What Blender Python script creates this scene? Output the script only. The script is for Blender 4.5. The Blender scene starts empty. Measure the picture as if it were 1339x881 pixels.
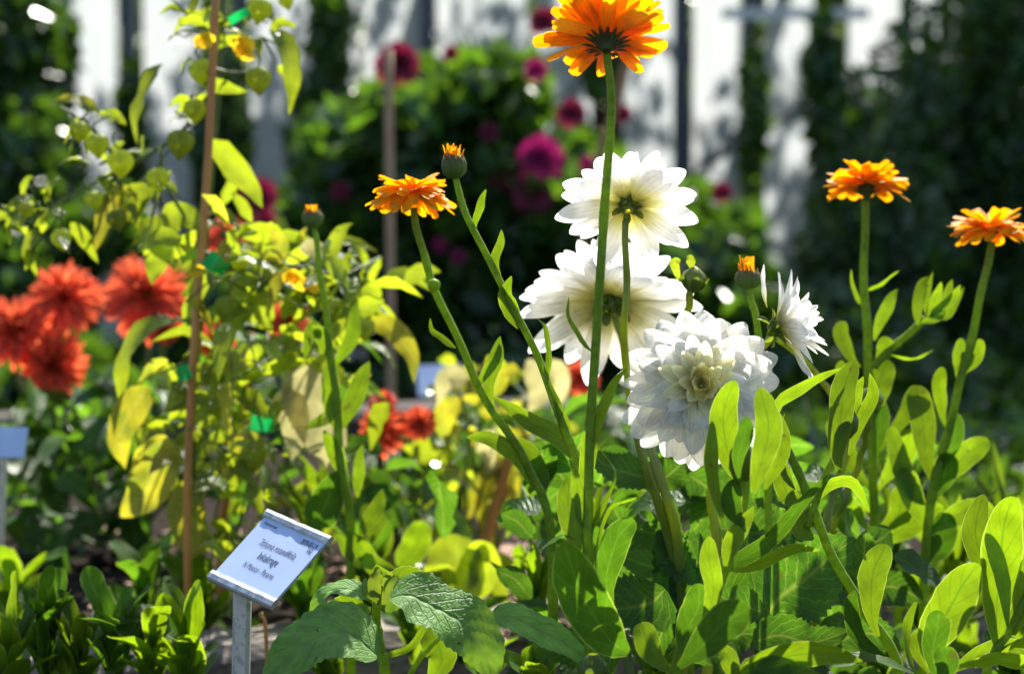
import bpy, math, random
import numpy as np
from mathutils import Vector, Matrix, noise
random.seed(7); rng = np.random.default_rng(7)
R = math.radians
sc = bpy.context.scene
col = sc.collection

# ------------------------------------------------------------------ camera, sky, sun, exposure
CAMZ = 0.43; PITCH = R(-5.0); F = 2790.0
cam_d = bpy.data.cameras.new("camera"); cam = bpy.data.objects.new("camera", cam_d); col.objects.link(cam)
cam.location = (0, 0, CAMZ); cam.rotation_euler = (R(90) + PITCH, 0, 0)
cam_d.sensor_width = 36; cam_d.lens = 36 * F / 1339; cam_d.clip_end = 2000; cam_d.clip_start = 0.05
cam_d.dof.use_dof = True; cam_d.dof.focus_distance = 1.47; cam_d.dof.aperture_fstop = 5.6
sc.camera = cam
SUN_EL, SUN_AZ = R(50), R(14)
w = bpy.data.worlds.new("World"); sc.world = w; w.use_nodes = True
nt = w.node_tree; bg = nt.nodes["Background"]; sky = nt.nodes.new("ShaderNodeTexSky")
sky.sky_type = 'NISHITA'; sky.sun_disc = False; sky.sun_elevation = SUN_EL; sky.sun_rotation = SUN_AZ
nt.links.new(sky.outputs[0], bg.inputs[0]); bg.inputs[1].default_value = 0.095
sun_d = bpy.data.lights.new("sun", 'SUN'); sun = bpy.data.objects.new("sun", sun_d); col.objects.link(sun)
sun_d.energy = 5.0; sun_d.angle = R(0.53); sun_d.color = (1.0, 0.95, 0.86)
SUN = Vector((math.sin(SUN_AZ) * math.cos(SUN_EL), math.cos(SUN_AZ) * math.cos(SUN_EL), math.sin(SUN_EL)))
sun.rotation_euler = SUN.to_track_quat('Z', 'Y').to_euler()
sc.view_settings.view_transform = 'Standard'; sc.view_settings.look = 'None'
sc.view_settings.exposure = 1.3; sc.view_settings.gamma = 1
sc.render.engine = 'CYCLES'
cy = sc.cycles; cy.use_denoising = True; cy.max_bounces = 12; cy.diffuse_bounces = 6; cy.transmission_bounces = 10
cy.glossy_bounces = 3; cy.transparent_max_bounces = 6; cy.sample_clamp_indirect = 8; cy.caustics_reflective = False
cy.caustics_refractive = False

FWD = Vector((0, math.cos(PITCH), math.sin(PITCH))); UPV = Vector((0, -math.sin(PITCH), math.cos(PITCH))); RGT = Vector((1, 0, 0))
CAM = Vector((0, 0, CAMZ))
def P(x, y, d):                                   # photo pixel + distance in metres -> a place in the garden
    return CAM + FWD * d + RGT * ((x - 669.5) / F * d) + UPV * ((440.5 - y) / F * d)
def M(px, d): return px / F * d
def ground_y(z, x, d):                            # photo row at which height z lies at distance d
    return 440.5 - F * ((z - CAMZ - d * math.sin(PITCH)) / math.cos(PITCH)) / d
Z_BED, Z_FRONT, Z_PATH = -0.02, -0.2, -0.25

# ------------------------------------------------------------------ materials
def newmat(name):
    m = bpy.data.materials.new(name); m.use_nodes = True; t = m.node_tree; t.nodes.clear()
    out = t.nodes.new("ShaderNodeOutputMaterial")
    return m, t, out
def N(t, kind, **kw):
    n = t.nodes.new(kind)
    for k, v in kw.items():
        if k.startswith('i_'): n.inputs[k[2:].replace('_', ' ')].default_value = v
        else: setattr(n, k, v)
    return n
def math_n(t, op, a, b=None, clamp=False):
    n = t.nodes.new("ShaderNodeMath"); n.operation = op; n.use_clamp = clamp
    for i, v in enumerate((a, b)):
        if v is None: continue
        if isinstance(v, (int, float)): n.inputs[i].default_value = v
        else: t.links.new(v, n.inputs[i])
    return n.outputs[0]
def mixc(t, f, a, b, mode='MIX'):
    n = t.nodes.new("ShaderNodeMix"); n.data_type = 'RGBA'; n.blend_type = mode
    for i, v in ((0, f), (6, a), (7, b)):
        if isinstance(v, (int, float)): n.inputs[i].default_value = v
        elif isinstance(v, tuple): n.inputs[i].default_value = (*v, 1) if len(v) == 3 else v
        else: t.links.new(v, n.inputs[i])
    return n.outputs[2]
def thin(name, base, trans, tf=0.5, rough=0.42, spec=0.5, vein=None, vein_amt=0.5, vein_n=9, bump=0.3, edge=None, spots=None, rim_glow=False, bdist=.0015,
         ribs=0, coat=0.0, var=0.25, noise_scale=60, base_tint=None):
    """leaf / petal: reflecting and light-passing sheet; vein net follows the UV of the blade"""
    m, t, out = newmat(name); L = t.links
    uv = N(t, "ShaderNodeUVMap"); sep = N(t, "ShaderNodeSeparateXYZ"); L.new(uv.outputs[0], sep.inputs[0])
    u, v = sep.outputs[0], sep.outputs[1]
    at = N(t, "ShaderNodeAttribute", attribute_name="rnd"); rnd = at.outputs['Fac']
    geo = N(t, "ShaderNodeTexCoord")
    nz = N(t, "ShaderNodeTexNoise"); nz.inputs['Scale'].default_value = noise_scale; nz.inputs['Detail'].default_value = 3
    L.new(geo.outputs['Object'], nz.inputs['Vector'])
    uc = math_n(t, 'ABSOLUTE', math_n(t, 'SUBTRACT', u, 0.5))
    h = None
    cb, ct = base, trans
    # brightness and hue variation from leaf to leaf and within the blade
    k = math_n(t, 'ADD', math_n(t, 'MULTIPLY', rnd, var * 2), 1 - var)
    k2 = math_n(t, 'ADD', math_n(t, 'MULTIPLY', nz.outputs[0], 1.1), 0.45)
    kk = math_n(t, 'MULTIPLY', k, k2)
    def scale(c):
        n = t.nodes.new("ShaderNodeVectorMath"); n.operation = 'SCALE'
        if isinstance(c, tuple): n.inputs[0].default_value = c
        else: L.new(c, n.inputs[0])
        L.new(kk, n.inputs['Scale']); return n.outputs[0]
    if spots:
        sp = N(t, "ShaderNodeTexNoise"); sp.inputs['Scale'].default_value = 35; sp.inputs['Detail'].default_value = 4
        L.new(geo.outputs['Object'], sp.inputs['Vector'])
        r = N(t, "ShaderNodeMapRange"); r.inputs[1].default_value = .48; r.inputs[2].default_value = .66; L.new(sp.outputs[0], r.inputs[0])
        cb = mixc(t, r.outputs[0], cb, spots[0]); ct = mixc(t, r.outputs[0], ct, spots[1])
    if edge:                                      # base of the petal has another colour than its tip
        r = N(t, "ShaderNodeMapRange"); r.inputs[1].default_value = edge[2]; r.inputs[2].default_value = edge[3]; L.new(v, r.inputs[0])
        r.inputs[3].default_value = 1; r.inputs[4].default_value = 0
        cb = mixc(t, r.outputs[0], cb, edge[0]); ct = mixc(t, r.outputs[0], ct, edge[1])
    hh = []
    if vein:
        # side veins run obliquely from the midrib
        a = math_n(t, 'SUBTRACT', v, math_n(t, 'MULTIPLY', uc, 0.55))
        a = math_n(t, 'ADD', a, math_n(t, 'MULTIPLY', nz.outputs[0], 0.03))
        fr = math_n(t, 'ABSOLUTE', math_n(t, 'SUBTRACT', math_n(t, 'FRACT', math_n(t, 'MULTIPLY', a, vein_n)), 0.5))
        sv = math_n(t, 'SUBTRACT', 1.0, math_n(t, 'MULTIPLY', fr, 8.0), True)
        mid = math_n(t, 'SUBTRACT', 1.0, math_n(t, 'MULTIPLY', uc, 19.0), True)
        vo = N(t, "ShaderNodeTexVoronoi", feature='DISTANCE_TO_EDGE'); vo.inputs['Scale'].default_value = 1.0
        mp = N(t, "ShaderNodeMapping"); mp.inputs['Scale'].default_value = (9, 26, 1); L.new(uv.outputs[0], mp.inputs[0]); L.new(mp.outputs[0], vo.inputs['Vector'])
        net = math_n(t, 'SUBTRACT', 1.0, math_n(t, 'MULTIPLY', vo.outputs['Distance'], 9.0), True)
        vm = math_n(t, 'MAXIMUM', math_n(t, 'MULTIPLY', sv, 0.65), math_n(t, 'MAXIMUM', mid, math_n(t, 'MULTIPLY', net, 0.22)))
        f = math_n(t, 'MULTIPLY', vm, vein_amt)
        cb = mixc(t, f, cb, vein[0]); ct = mixc(t, f, ct, vein[1]); h = vm
    if vein and not ribs:                          # brown blemishes and nibbled spots on the blade
        bn = N(t, "ShaderNodeTexNoise"); bn.inputs['Scale'].default_value = 110; bn.inputs['Detail'].default_value = 2; L.new(geo.outputs['Object'], bn.inputs['Vector'])
        br = N(t, "ShaderNodeMapRange"); br.inputs[1].default_value = .715; br.inputs[2].default_value = .745; L.new(bn.outputs[0], br.inputs[0])
        cb = mixc(t, br.outputs[0], cb, (.10, .08, .02)); ct = mixc(t, br.outputs[0], ct, (.17, .15, .02))
    if rim_glow:  # backlit glow of the leaf edge, painted as a lighter rim
        mg = math_n(t, 'MULTIPLY', math_n(t, 'SUBTRACT', uc, 0.465), 30.0, True)
        cb = mixc(t, mg, cb, (.22, .30, .08)); ct = mixc(t, mg, ct, (.5, .62, .08))
    if ribs:
        s_ = math_n(t, 'SINE', math_n(t, 'MULTIPLY', u, 6.2832 * ribs)); h = s_
        f = math_n(t, 'MULTIPLY', math_n(t, 'ADD', s_, 1.0), 0.09)
        dark = tuple(c * .6 for c in (base if isinstance(base, tuple) else (0.5, .5, .5)))
        cb = mixc(t, f, cb, dark); ct = mixc(t, f, ct, tuple(c * .6 for c in trans))
    cb = scale(cb); ct = scale(ct)
    p = N(t, "ShaderNodeBsdfPrincipled"); L.new(cb, p.inputs['Base Color']); p.inputs['Roughness'].default_value = rough
    p.inputs['Specular IOR Level'].default_value = spec
    if coat: p.inputs['Coat Weight'].default_value = coat; p.inputs['Coat Roughness'].default_value = .25
    tr = N(t, "ShaderNodeBsdfTranslucent"); L.new(ct, tr.inputs[0])
    if bump:
        bp = N(t, "ShaderNodeBump"); bp.inputs['Strength'].default_value = bump; bp.inputs['Distance'].default_value = bdist
        hgt = math_n(t, 'MULTIPLY', nz.outputs[0], 0.5)
        if h is not None: hgt = math_n(t, 'SUBTRACT', hgt, h)
        L.new(hgt, bp.inputs['Height']); L.new(bp.outputs[0], p.inputs['Normal'])
    mx = N(t, "ShaderNodeMixShader"); mx.inputs[0].default_value = tf
    L.new(p.outputs[0], mx.inputs[1]); L.new(tr.outputs[0], mx.inputs[2]); L.new(mx.outputs[0], out.inputs[0])
    return m
def solid(name, c1, c2=None, scale=40, rough=0.7, metal=0.0, bump=0.3, bdist=0.002, stretch=(1, 1, 1), spec=.5, detail=5):
    m, t, out = newmat(name); L = t.links
    p = N(t, "ShaderNodeBsdfPrincipled"); tc = N(t, "ShaderNodeTexCoord"); mp = N(t, "ShaderNodeMapping"); mp.inputs['Scale'].default_value = stretch
    nz = N(t, "ShaderNodeTexNoise"); nz.inputs['Scale'].default_value = scale; nz.inputs['Detail'].default_value = detail
    L.new(tc.outputs['Object'], mp.inputs[0]); L.new(mp.outputs[0], nz.inputs['Vector'])
    r = N(t, "ShaderNodeMapRange"); r.inputs[1].default_value = .35; r.inputs[2].default_value = .65; L.new(nz.outputs[0], r.inputs[0])
    L.new(mixc(t, r.outputs[0], c1, c2 or tuple(x * .6 for x in c1)), p.inputs['Base Color'])
    p.inputs['Roughness'].default_value = rough; p.inputs['Metallic'].default_value = metal; p.inputs['Specular IOR Level'].default_value = spec
    b = N(t, "ShaderNodeBump"); b.inputs['Strength'].default_value = bump; b.inputs['Distance'].default_value = bdist
    L.new(nz.outputs[0], b.inputs['Height']); L.new(b.outputs[0], p.inputs['Normal']); L.new(p.outputs[0], out.inputs[0])
    return m
VD = ((.09, .16, .03), (.09, .21, .006)); VG2 = ((.10, .18, .04), (.22, .38, .03))
VG = ((.10, .16, .03), (.55, .66, .10))
MT = dict(
    cal=thin("calendula_leaf", (.05, .135, .009), (.235, .365, .005), .54, .48, spec=.25, vein=VD, vein_amt=.75, rim_glow=True, vein_n=6, bump=.25),
    cal_dark=thin("calendula_leaf_deep", (.045, .125, .008), (.095, .23, .005), .5, .5, spec=.15, vein=VG2, vein_amt=.5, rim_glow=True, vein_n=6, bump=.25),
    dahlia=thin("dahlia_leaf", (.028, .085, .010), (.09, .26, .006), .46, .36, spec=.3, vein=VG, vein_amt=.6, vein_n=9, bump=.5),
    tith=thin("rough_leaf", (.15, .34, .055), (.30, .54, .02), .36, .6, spec=.3, vein=((.20, .30, .12), (.40, .5, .06)), vein_amt=.6, vein_n=9, bump=.6, bdist=.0025, noise_scale=90),
    phys=thin("husk_plant_leaf", (.09, .17, .02), (.42, .52, .012), .56, .26, vein=VG, vein_amt=.25, vein_n=7, bump=.4, var=.3),
    yellow=thin("yellowed_leaf", (.22, .20, .03), (.58, .54, .015), .56, .5, vein=((.2, .2, .04), (.9, .85, .2)), vein_amt=.4, vein_n=7, bump=.4,
                spots=((.12, .15, .02), (.28, .36, .012))),
    pale=thin("withered_leaf", (.38, .34, .14), (.66, .60, .24), .5, .6, vein=((.4, .33, .12), (.95, .85, .4)), vein_amt=.5, vein_n=8, bump=.6),
    husk=thin("papery_husk", (.24, .32, .05), (.60, .66, .06), .6, .5, ribs=10, bump=.5, noise_scale=150),
    stem=thin("green_stem", (.17, .28, .015), (.40, .55, .010), .42, .5, spec=.25, bump=.2, noise_scale=200, var=.1),
    stem_dark=thin("husk_plant_stem", (.09, .13, .03), (.25, .34, .04), .25, .5, bump=.3, var=.1),
    stem_yel=thin("dahlia_stem", (.16, .22, .03), (.55, .62, .04), .4, .4, bump=.2, var=.1),
    hair=thin("stem_hair", (.5, .55, .3), (.8, .85, .5), .6, .5, bump=0, var=.1),
    orange=thin("orange_petal", (.94, .46, .010), (.96, .42, .002), .52, .5, ribs=4, bump=.3, var=.16, noise_scale=90),
    bract=thin("calendula_bract", (.05, .075, .02), (.10, .15, .02), .25, .6, ribs=1, bump=.4),
    bract_pur=thin("purple_tipped_bract", (.17, .10, .05), (.38, .20, .06), .4, .6, ribs=1, bump=.4, edge=((.12, .22, .03), (.32, .50, .02), .35, .95)),
    white=thin("white_petal", (.84, .84, .82), (.97, .95, .87), .59, .55, ribs=5, bump=.45, var=.03, noise_scale=50,
               edge=((.74, .70, .16), (.92, .86, .10), .02, .48)),
    white_in=thin("creamy_petal", (.90, .87, .66), (.97, .92, .50), .62, .5, ribs=3, bump=.2, var=.06, noise_scale=50,
                  edge=((.72, .68, .26), (.86, .78, .18), .0, .5)),
    sepal=thin("dahlia_sepal", (.06, .11, .015), (.26, .36, .02), .4, .4, ribs=2, bump=.4),
    budgreen=thin("bud_skin", (.16, .20, .03), (.4, .5, .04), .3, .3, ribs=8, bump=.3, var=.1),
    red=thin("coral_petal", (.76, .11, .05), (.97, .19, .07), .46, .5, ribs=3, bump=.2, var=.4, edge=((.55, .04, .015), (.75, .06, .02), .15, .85)),
    magenta=thin("magenta_petal", (.30, .012, .11), (.52, .01, .17), .4, .5, ribs=3, bump=.2, var=.35),
    wine=thin("wine_red_petal", (.15, .008, .035), (.3, .006, .05), .4, .5, ribs=3, bump=.2, var=.35),
    small_yellow=thin("yellow_petal", (.75, .52, .03), (.9, .62, .02), .5, .5, bump=.2),
    far_leaf=thin("far_leaf", (.03, .082, .018), (.105, .225, .010), .45, .24, bump=0, var=.5, vein=None),
    far_lime=thin("far_sunlit_leaf", (.055, .13, .02), (.26, .42, .02), .48, .25, bump=0, var=.45),
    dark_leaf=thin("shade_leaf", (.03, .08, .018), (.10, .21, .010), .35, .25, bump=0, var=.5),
    grey_leaf=thin("grey_green_leaf", (.10, .15, .09), (.16, .24, .08), .3, .6, bump=0, var=.4),
    bamboo=solid("bamboo_cane", (.56, .25, .05), (.40, .16, .03), 14, .45, stretch=(3, 3, .6)),
    wood=solid("weathered_stake", (.40, .26, .15), (.26, .16, .09), 30, .8, stretch=(4, 4, .3)),
    brownwood=solid("brown_stake", (.34, .17, .08), (.22, .11, .05), 30, .8, stretch=(4, 4, .3)),
    sleeper=solid("old_timber", (.26, .22, .18), (.10, .08, .07), 16, .85, bump=.8, bdist=.006, stretch=(.4, 5, 5)),
    darktimber=solid("dark_timber", (.07, .055, .045), (.03, .024, .02), 16, .9, bump=.8, bdist=.006, stretch=(.4, 5, 5)),
    bark=solid("bark", (.10, .075, .05), (.05, .035, .025), 18, .9, bump=1, bdist=.01, stretch=(3, 3, .6)),
    soil=solid("dark_soil", (.03, .022, .017), (.012, .009, .007), 45, .95, bump=1, bdist=.01, detail=8, spec=.05),
    chip=solid("wood_chip", (.42, .25, .17), (.22, .12, .09), 60, .85, bump=.4),
    path=solid("trodden_earth", (.045, .04, .034), (.022, .02, .016), 6, .95, bump=.6, bdist=.01, detail=8, spec=.05),
    clip=thin("green_plastic", (.01, .34, .07), (.01, .60, .12), .4, .25, bump=0, var=.05),
    whitewood=solid("white_paint", (.78, .79, .78), (.66, .67, .66), 5, .6, bump=.2, stretch=(1, 1, .3)),
    iron=solid("grey_iron", (.055, .07, .09), (.035, .045, .06), 20, .5, bump=.2),
    print_=solid("dark_print", (.03, .05, .10), (.03, .05, .10), 20, .6, bump=0),
)
def galvanised():
    m, t, out = newmat("galvanised_steel"); L = t.links
    p = N(t, "ShaderNodeBsdfPrincipled"); tc = N(t, "ShaderNodeTexCoord")
    v = N(t, "ShaderNodeTexVoronoi"); v.inputs['Scale'].default_value = 150; L.new(tc.outputs['Object'], v.inputs['Vector'])
    nz = N(t, "ShaderNodeTexNoise"); nz.inputs['Scale'].default_value = 160; nz.inputs['Detail'].default_value = 4; L.new(tc.outputs['Object'], nz.inputs['Vector'])
    r = N(t, "ShaderNodeMapRange"); r.inputs[1].default_value = .54; r.inputs[2].default_value = .62; L.new(nz.outputs[0], r.inputs[0])
    c = mixc(t, v.outputs['Color'], (.50, .52, .50), (.66, .68, .66)); c = mixc(t, math_n(t, 'MULTIPLY', r.outputs[0], .4), c, (.16, .17, .14))
    L.new(c, p.inputs['Base Color']); p.inputs['Metallic'].default_value = .6; p.inputs['Roughness'].default_value = .48
    L.new(p.outputs[0], out.inputs[0]); return m
MT['steel'] = galvanised()
def sleeve():
    m, t, out = newmat("laminated_card"); L = t.links
    p = N(t, "ShaderNodeBsdfPrincipled"); p.inputs['Base Color'].default_value = (.42, .54, .78, 1); p.inputs['Roughness'].default_value = .5  # blue sky reflection is put into the white card's base colour
    p.inputs['Coat Weight'].default_value = .6; p.inputs['Coat Roughness'].default_value = .16
    tc = N(t, "ShaderNodeTexCoord"); nz = N(t, "ShaderNodeTexNoise"); nz.inputs['Scale'].default_value = 28; L.new(tc.outputs['Object'], nz.inputs['Vector'])
    b = N(t, "ShaderNodeBump"); b.inputs['Strength'].default_value = .35; b.inputs['Distance'].default_value = .003; L.new(nz.outputs[0], b.inputs['Height'])
    L.new(b.outputs[0], p.inputs['Coat Normal']); L.new(p.outputs[0], out.inputs[0]); return m
MT['card'] = sleeve()
def limewash():
    m, t, out = newmat("limewashed_glass"); L = t.links
    tc = N(t, "ShaderNodeTexCoord"); nz = N(t, "ShaderNodeTexNoise"); nz.inputs['Scale'].default_value = 3; nz.inputs['Detail'].default_value = 4
    mp = N(t, "ShaderNodeMapping"); mp.inputs['Scale'].default_value = (3, 1, .6); L.new(tc.outputs['Object'], mp.inputs[0]); L.new(mp.outputs[0], nz.inputs['Vector'])
    c = mixc(t, nz.outputs[0], (.66, .69, .70), (.44, .48, .50))
    d = N(t, "ShaderNodeBsdfDiffuse"); L.new(c, d.inputs[0]); tr = N(t, "ShaderNodeBsdfTranslucent"); L.new(c, tr.inputs[0])
    mx = N(t, "ShaderNodeMixShader"); mx.inputs[0].default_value = .68; L.new(d.outputs[0], mx.inputs[1]); L.new(tr.outputs[0], mx.inputs[2])
    L.new(mx.outputs[0], out.inputs[0]); return m
MT['lime'] = limewash()

# ------------------------------------------------------------------ mesh collector
class MB:
    def __init__(s): s.v = []; s.f = []; s.uv = []; s.r = []; s.n = 0
    def add(s, V, Fc, UV=None, rnd=0.5):
        V = np.asarray(V, float).reshape(-1, 3); k = len(V)
        s.v.append(V); s.f.append([tuple(int(i) + s.n for i in q) for q in Fc]); s.n += k
        s.uv.append(np.zeros((k, 2)) if UV is None else np.asarray(UV, float).reshape(-1, 2))
        s.r.append(np.full(k, rnd) if np.isscalar(rnd) else np.asarray(rnd, float))
    def build(s, name, mat, parent=None, smooth=True):
        if not s.v: return None
        V = np.concatenate(s.v); UV = np.concatenate(s.uv); RN = np.concatenate(s.r); Fc = [q for a in s.f for q in a]
        off = np.zeros(3)
        if parent is not None: off = np.array(parent.get('_o', (0, 0, 0)))
        me = bpy.data.meshes.new(name); me.from_pydata((V - off).tolist(), [], Fc)
        u = me.uv_layers.new(name="UVMap"); li = np.empty(len(me.loops), np.int32); me.loops.foreach_get("vertex_index", li)
        u.data.foreach_set("uv", UV[li].astype(np.float32).ravel())
        a = me.attributes.new("rnd", 'FLOAT', 'POINT'); a.data.foreach_set("value", RN.astype(np.float32))
        if smooth: me.polygons.foreach_set("use_smooth", [True] * len(me.polygons))
        me.materials.append(MT[mat] if isinstance(mat, str) else mat)
        o = bpy.data.objects.new(name, me); col.objects.link(o)
        if parent is not None:
            o.parent = parent; o['_o'] = tuple(off)
        return o
def thing(name, label, cat, base, group=None):
    o = bpy.data.objects.new(name, None); col.objects.link(o); o.location = base; o['_o'] = tuple(base)
    o.empty_display_size = .02
    o['label'] = label; o['category'] = cat
    if group: o['group'] = group
    return o
def tag(o, label, cat, group=None, kind=None):
    if label: o['label'] = label
    if cat: o['category'] = cat
    if group: o['group'] = group
    if kind: o['kind'] = kind
    return o
def A(v): return np.array(v, float)
def nrm(v): return v / (np.linalg.norm(v, axis=-1, keepdims=True) + 1e-12)
def SS(n): return 1 - (1 - np.linspace(0, 1, n)) ** 1.9
def spline(pts, n, dense=False):
    pts = np.array([list(p) for p in pts], float); k = len(pts)
    tt = SS(n) if dense else np.linspace(0, 1, n)
    if k == 2: return pts[0] + (pts[1] - pts[0]) * tt[:, None]
    E = np.vstack([2 * pts[0] - pts[1], pts, 2 * pts[-1] - pts[-2]])
    out = []
    for t in tt * (k - 1 - 1e-9):
        i = int(t); f = t - i; a, b, c, d = E[i], E[i + 1], E[i + 2], E[i + 3]
        out.append(.5 * ((2 * b) + (c - a) * f + (2 * a - 5 * b + 4 * c - d) * f * f + (3 * b - a - 3 * c + d) * f ** 3))
    return np.array(out)
def ribbon(mb, C, Nn, W, m=5, fold=0.0, cup=0.0, ripple=0.0, rip_n=5, rnd=.5, ser=0.0, ser_n=16, rug=0.0):
    n = len(C); T = nrm(np.gradient(C, axis=0)); S = nrm(np.cross(T, Nn)); K = np.cross(S, T)
    c = np.linspace(-1, 1, m); s = np.concatenate([[0], np.cumsum(np.linalg.norm(np.diff(C, axis=0), axis=1))]); s = s / (s[-1] + 1e-12); ph = random.random() * 6
    if n > 11: W = W * (1 + .025 * np.sin(s * random.uniform(14, 30) + ph))
    Wd = W * (1 + ser * (2 * ((s * ser_n) % 1) - 1)) if ser else W
    h = fold * np.abs(c)[None] * W[:, None] + cup * (c ** 2)[None] * W[:, None]
    if ripple: h = h + ripple * W[:, None] * (c ** 2)[None] * np.sin(s * rip_n * 6.28 + ph)[:, None] * np.sign(c)[None]
    if rug:
        h = h + rug * W.max() * (np.abs(np.sin((s[:, None] - .22 * np.abs(c)[None]) * 9 * 3.1416)) + .15 * np.sin(c * 16)[None] * np.sin(s * 60)[:, None]) * (W / W.max())[:, None]
    squeeze = 1 / math.sqrt(1 + fold * fold)
    V = C[:, None, :] + S[:, None, :] * (c[None] * Wd[:, None] * squeeze)[..., None] + K[:, None, :] * h[..., None]
    UV = np.stack(np.broadcast_arrays(c[None] * .5 + .5, s[:, None]), -1)
    Fc = [(i * m + j, i * m + j + 1, (i + 1) * m + j + 1, (i + 1) * m + j) for i in range(n - 1) for j in range(m - 1)]
    mb.add(V, Fc, UV, rnd)
def prof(kind, n, base_w=.0):
    s = SS(n)
    ab = dict(spat=(1.0, .46), oblong=(.8, .54), lance=(.75, .85), ovate=(.55, .8), phys=(.5, 1.0), round=(.5, .42), narrow=(.35, .7), pet=(.62, .36), petp=(.7, .62), strap=(.28, .2))[kind]
    w_ = (s ** ab[0]) * ((1 - s) ** ab[1]); w_ /= w_.max()
    if base_w: w_ = np.maximum(w_, base_w * (1 - s) ** .5 * (s < .5))
    return w_
def leaf(mb, pts, w_, kind='spat', roll=0., face=None, n=14, m=5, fold=.15, cup=0., ripple=.12, rnd=None, ser=0., ser_n=14, base_w=.16, rug=0., twist=0.):
    C = spline(pts, n, True); ss = SS(n); LL = np.linalg.norm(C[-1] - C[0])
    C = C + np.array([0, 1., 0]) * (random.uniform(-.22, .16) * LL * ss ** 2.2)[:, None] + nrm(np.cross(C[-1] - C[0], [0, 1., 0])) * (random.uniform(-.05, .05) * LL * np.sin(ss * 3.14) + .012 * LL * np.sin(ss * random.uniform(6, 12)))[:, None]
    if not twist: twist = random.uniform(-18, 18)
    w_ = w_ * random.uniform(.92, 1.06)
    T = nrm(np.gradient(C, axis=0))
    f = A(face) if face is not None else np.array([0, -1, .35])
    Nn = np.repeat(f[None], n, 0); Nn = nrm(Nn - T * (Nn * T).sum(1)[:, None])
    an = R(roll) + R(twist) * np.linspace(0, 1, n)
    Nn = Nn * np.cos(an)[:, None] + np.cross(T, Nn) * np.sin(an)[:, None]
    ribbon(mb, C, Nn, prof(kind, n, base_w) * w_ / 2, m, fold, cup, ripple, 2.5, random.random() if rnd is None else rnd, ser, ser_n, rug)
def tube(mb, pts, rad, n=None, sides=9, rnd=.5, cap=True, ridges=0, nodes=False):
    n = n or max(4, len(pts) * 5); C = spline(pts, n); T = nrm(np.gradient(C, axis=0))
    r = np.interp(np.linspace(0, 1, n), np.linspace(0, 1, len(rad)), rad) if not np.isscalar(rad) else np.full(n, rad)
    if nodes:
        q_ = np.linspace(0, 1, n)
        for _ in range(4): r = r * (1 + .16 * np.exp(-((q_ - random.uniform(.1, .95)) * 90) ** 2))
        C = C + rng.normal(0, .0004, (1, 3)) * np.sin(q_ * 30)[:, None]
    ref = np.array([0, 1., 0]) if abs(T[0][1]) < .8 else np.array([1., 0, 0])
    V = []; UV = []
    for i in range(n):
        a = nrm(np.cross(T[i], ref)); b = np.cross(T[i], a); ref = nrm(np.cross(a, T[i]))
        for j in range(sides):
            g = 6.28318 * j / sides; rr = r[i] * (1 + ridges * math.cos(g * sides / 2))
            V.append(C[i] + (a * math.cos(g) + b * math.sin(g)) * rr); UV.append((j / sides, i / n))
    Fc = [(i * sides + j, i * sides + (j + 1) % sides, (i + 1) * sides + (j + 1) % sides, (i + 1) * sides + j) for i in range(n - 1) for j in range(sides)]
    if cap: Fc.append(tuple(range(sides))[::-1]); Fc.append(tuple((n - 1) * sides + j for j in range(sides)))
    mb.add(V, Fc, UV, rnd); return C, r
def hairs(mb, C, r, per_m=3500, ln=.0011):
    L = np.linalg.norm(np.diff(C, axis=0), axis=1).sum(); k = int(L * per_m)
    t = rng.random(k) * (len(C) - 1.001); i = t.astype(int); f = (t - i)[:, None]
    c = C[i] * (1 - f) + C[i + 1] * f; T = nrm(C[i + 1] - C[i]); rr = r[i]
    d = rng.normal(size=(k, 3)); d = nrm(d - T * (d * T).sum(1)[:, None]); s = np.cross(d, T) * .00009
    b = c + d * rr[:, None] * .95; tip = b + (d + T * rng.normal(0, .3, (k, 1))) * (ln * (.5 + rng.random((k, 1))))
    V = np.stack([b - s, b + s, tip], 1).reshape(-1, 3)
    mb.add(V, [(3 * q, 3 * q + 1, 3 * q + 2) for q in range(k)])
def kites(mb, C, size, rnd, up=.3, aspect=.5, droop=.2):
    """many small leaves: folded kites at the points C"""
    k = len(C); d = rng.normal(size=(k, 3)); d[:, 2] -= droop; d = nrm(d)
    nn = rng.normal(size=(k, 3)); nn[:, 2] += up * 3; s = nrm(np.cross(d, nn)); q = np.cross(s, d)
    sz = np.broadcast_to(size, (k,))[:, None] * (.6 + .8 * rng.random((k, 1)))
    b = C - d * sz * .5; t = C + d * sz * .5; md = C - d * sz * .05 - q * sz * .10
    l = md + s * sz * aspect * .5 + q * sz * .16; r_ = md - s * sz * aspect * .5 + q * sz * .16
    V = np.stack([b, l, t, r_], 1).reshape(-1, 3)
    F1 = [x for i in range(k) for x in ((4 * i, 4 * i + 1, 4 * i + 2), (4 * i, 4 * i + 2, 4 * i + 3))]
    mb.add(V, F1, np.tile([[.5, 0], [0, .5], [.5, 1], [1, .5]], (k, 1)), np.repeat(rnd if not np.isscalar(rnd) else np.full(k, rnd), 4))
def frame(axis):
    a = nrm(A(axis)); u = nrm(np.cross(a, [0.13, .2, 1.0] if abs(a[2]) < .9 else [1., .1, 0])); return a, u, np.cross(a, u)
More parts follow.
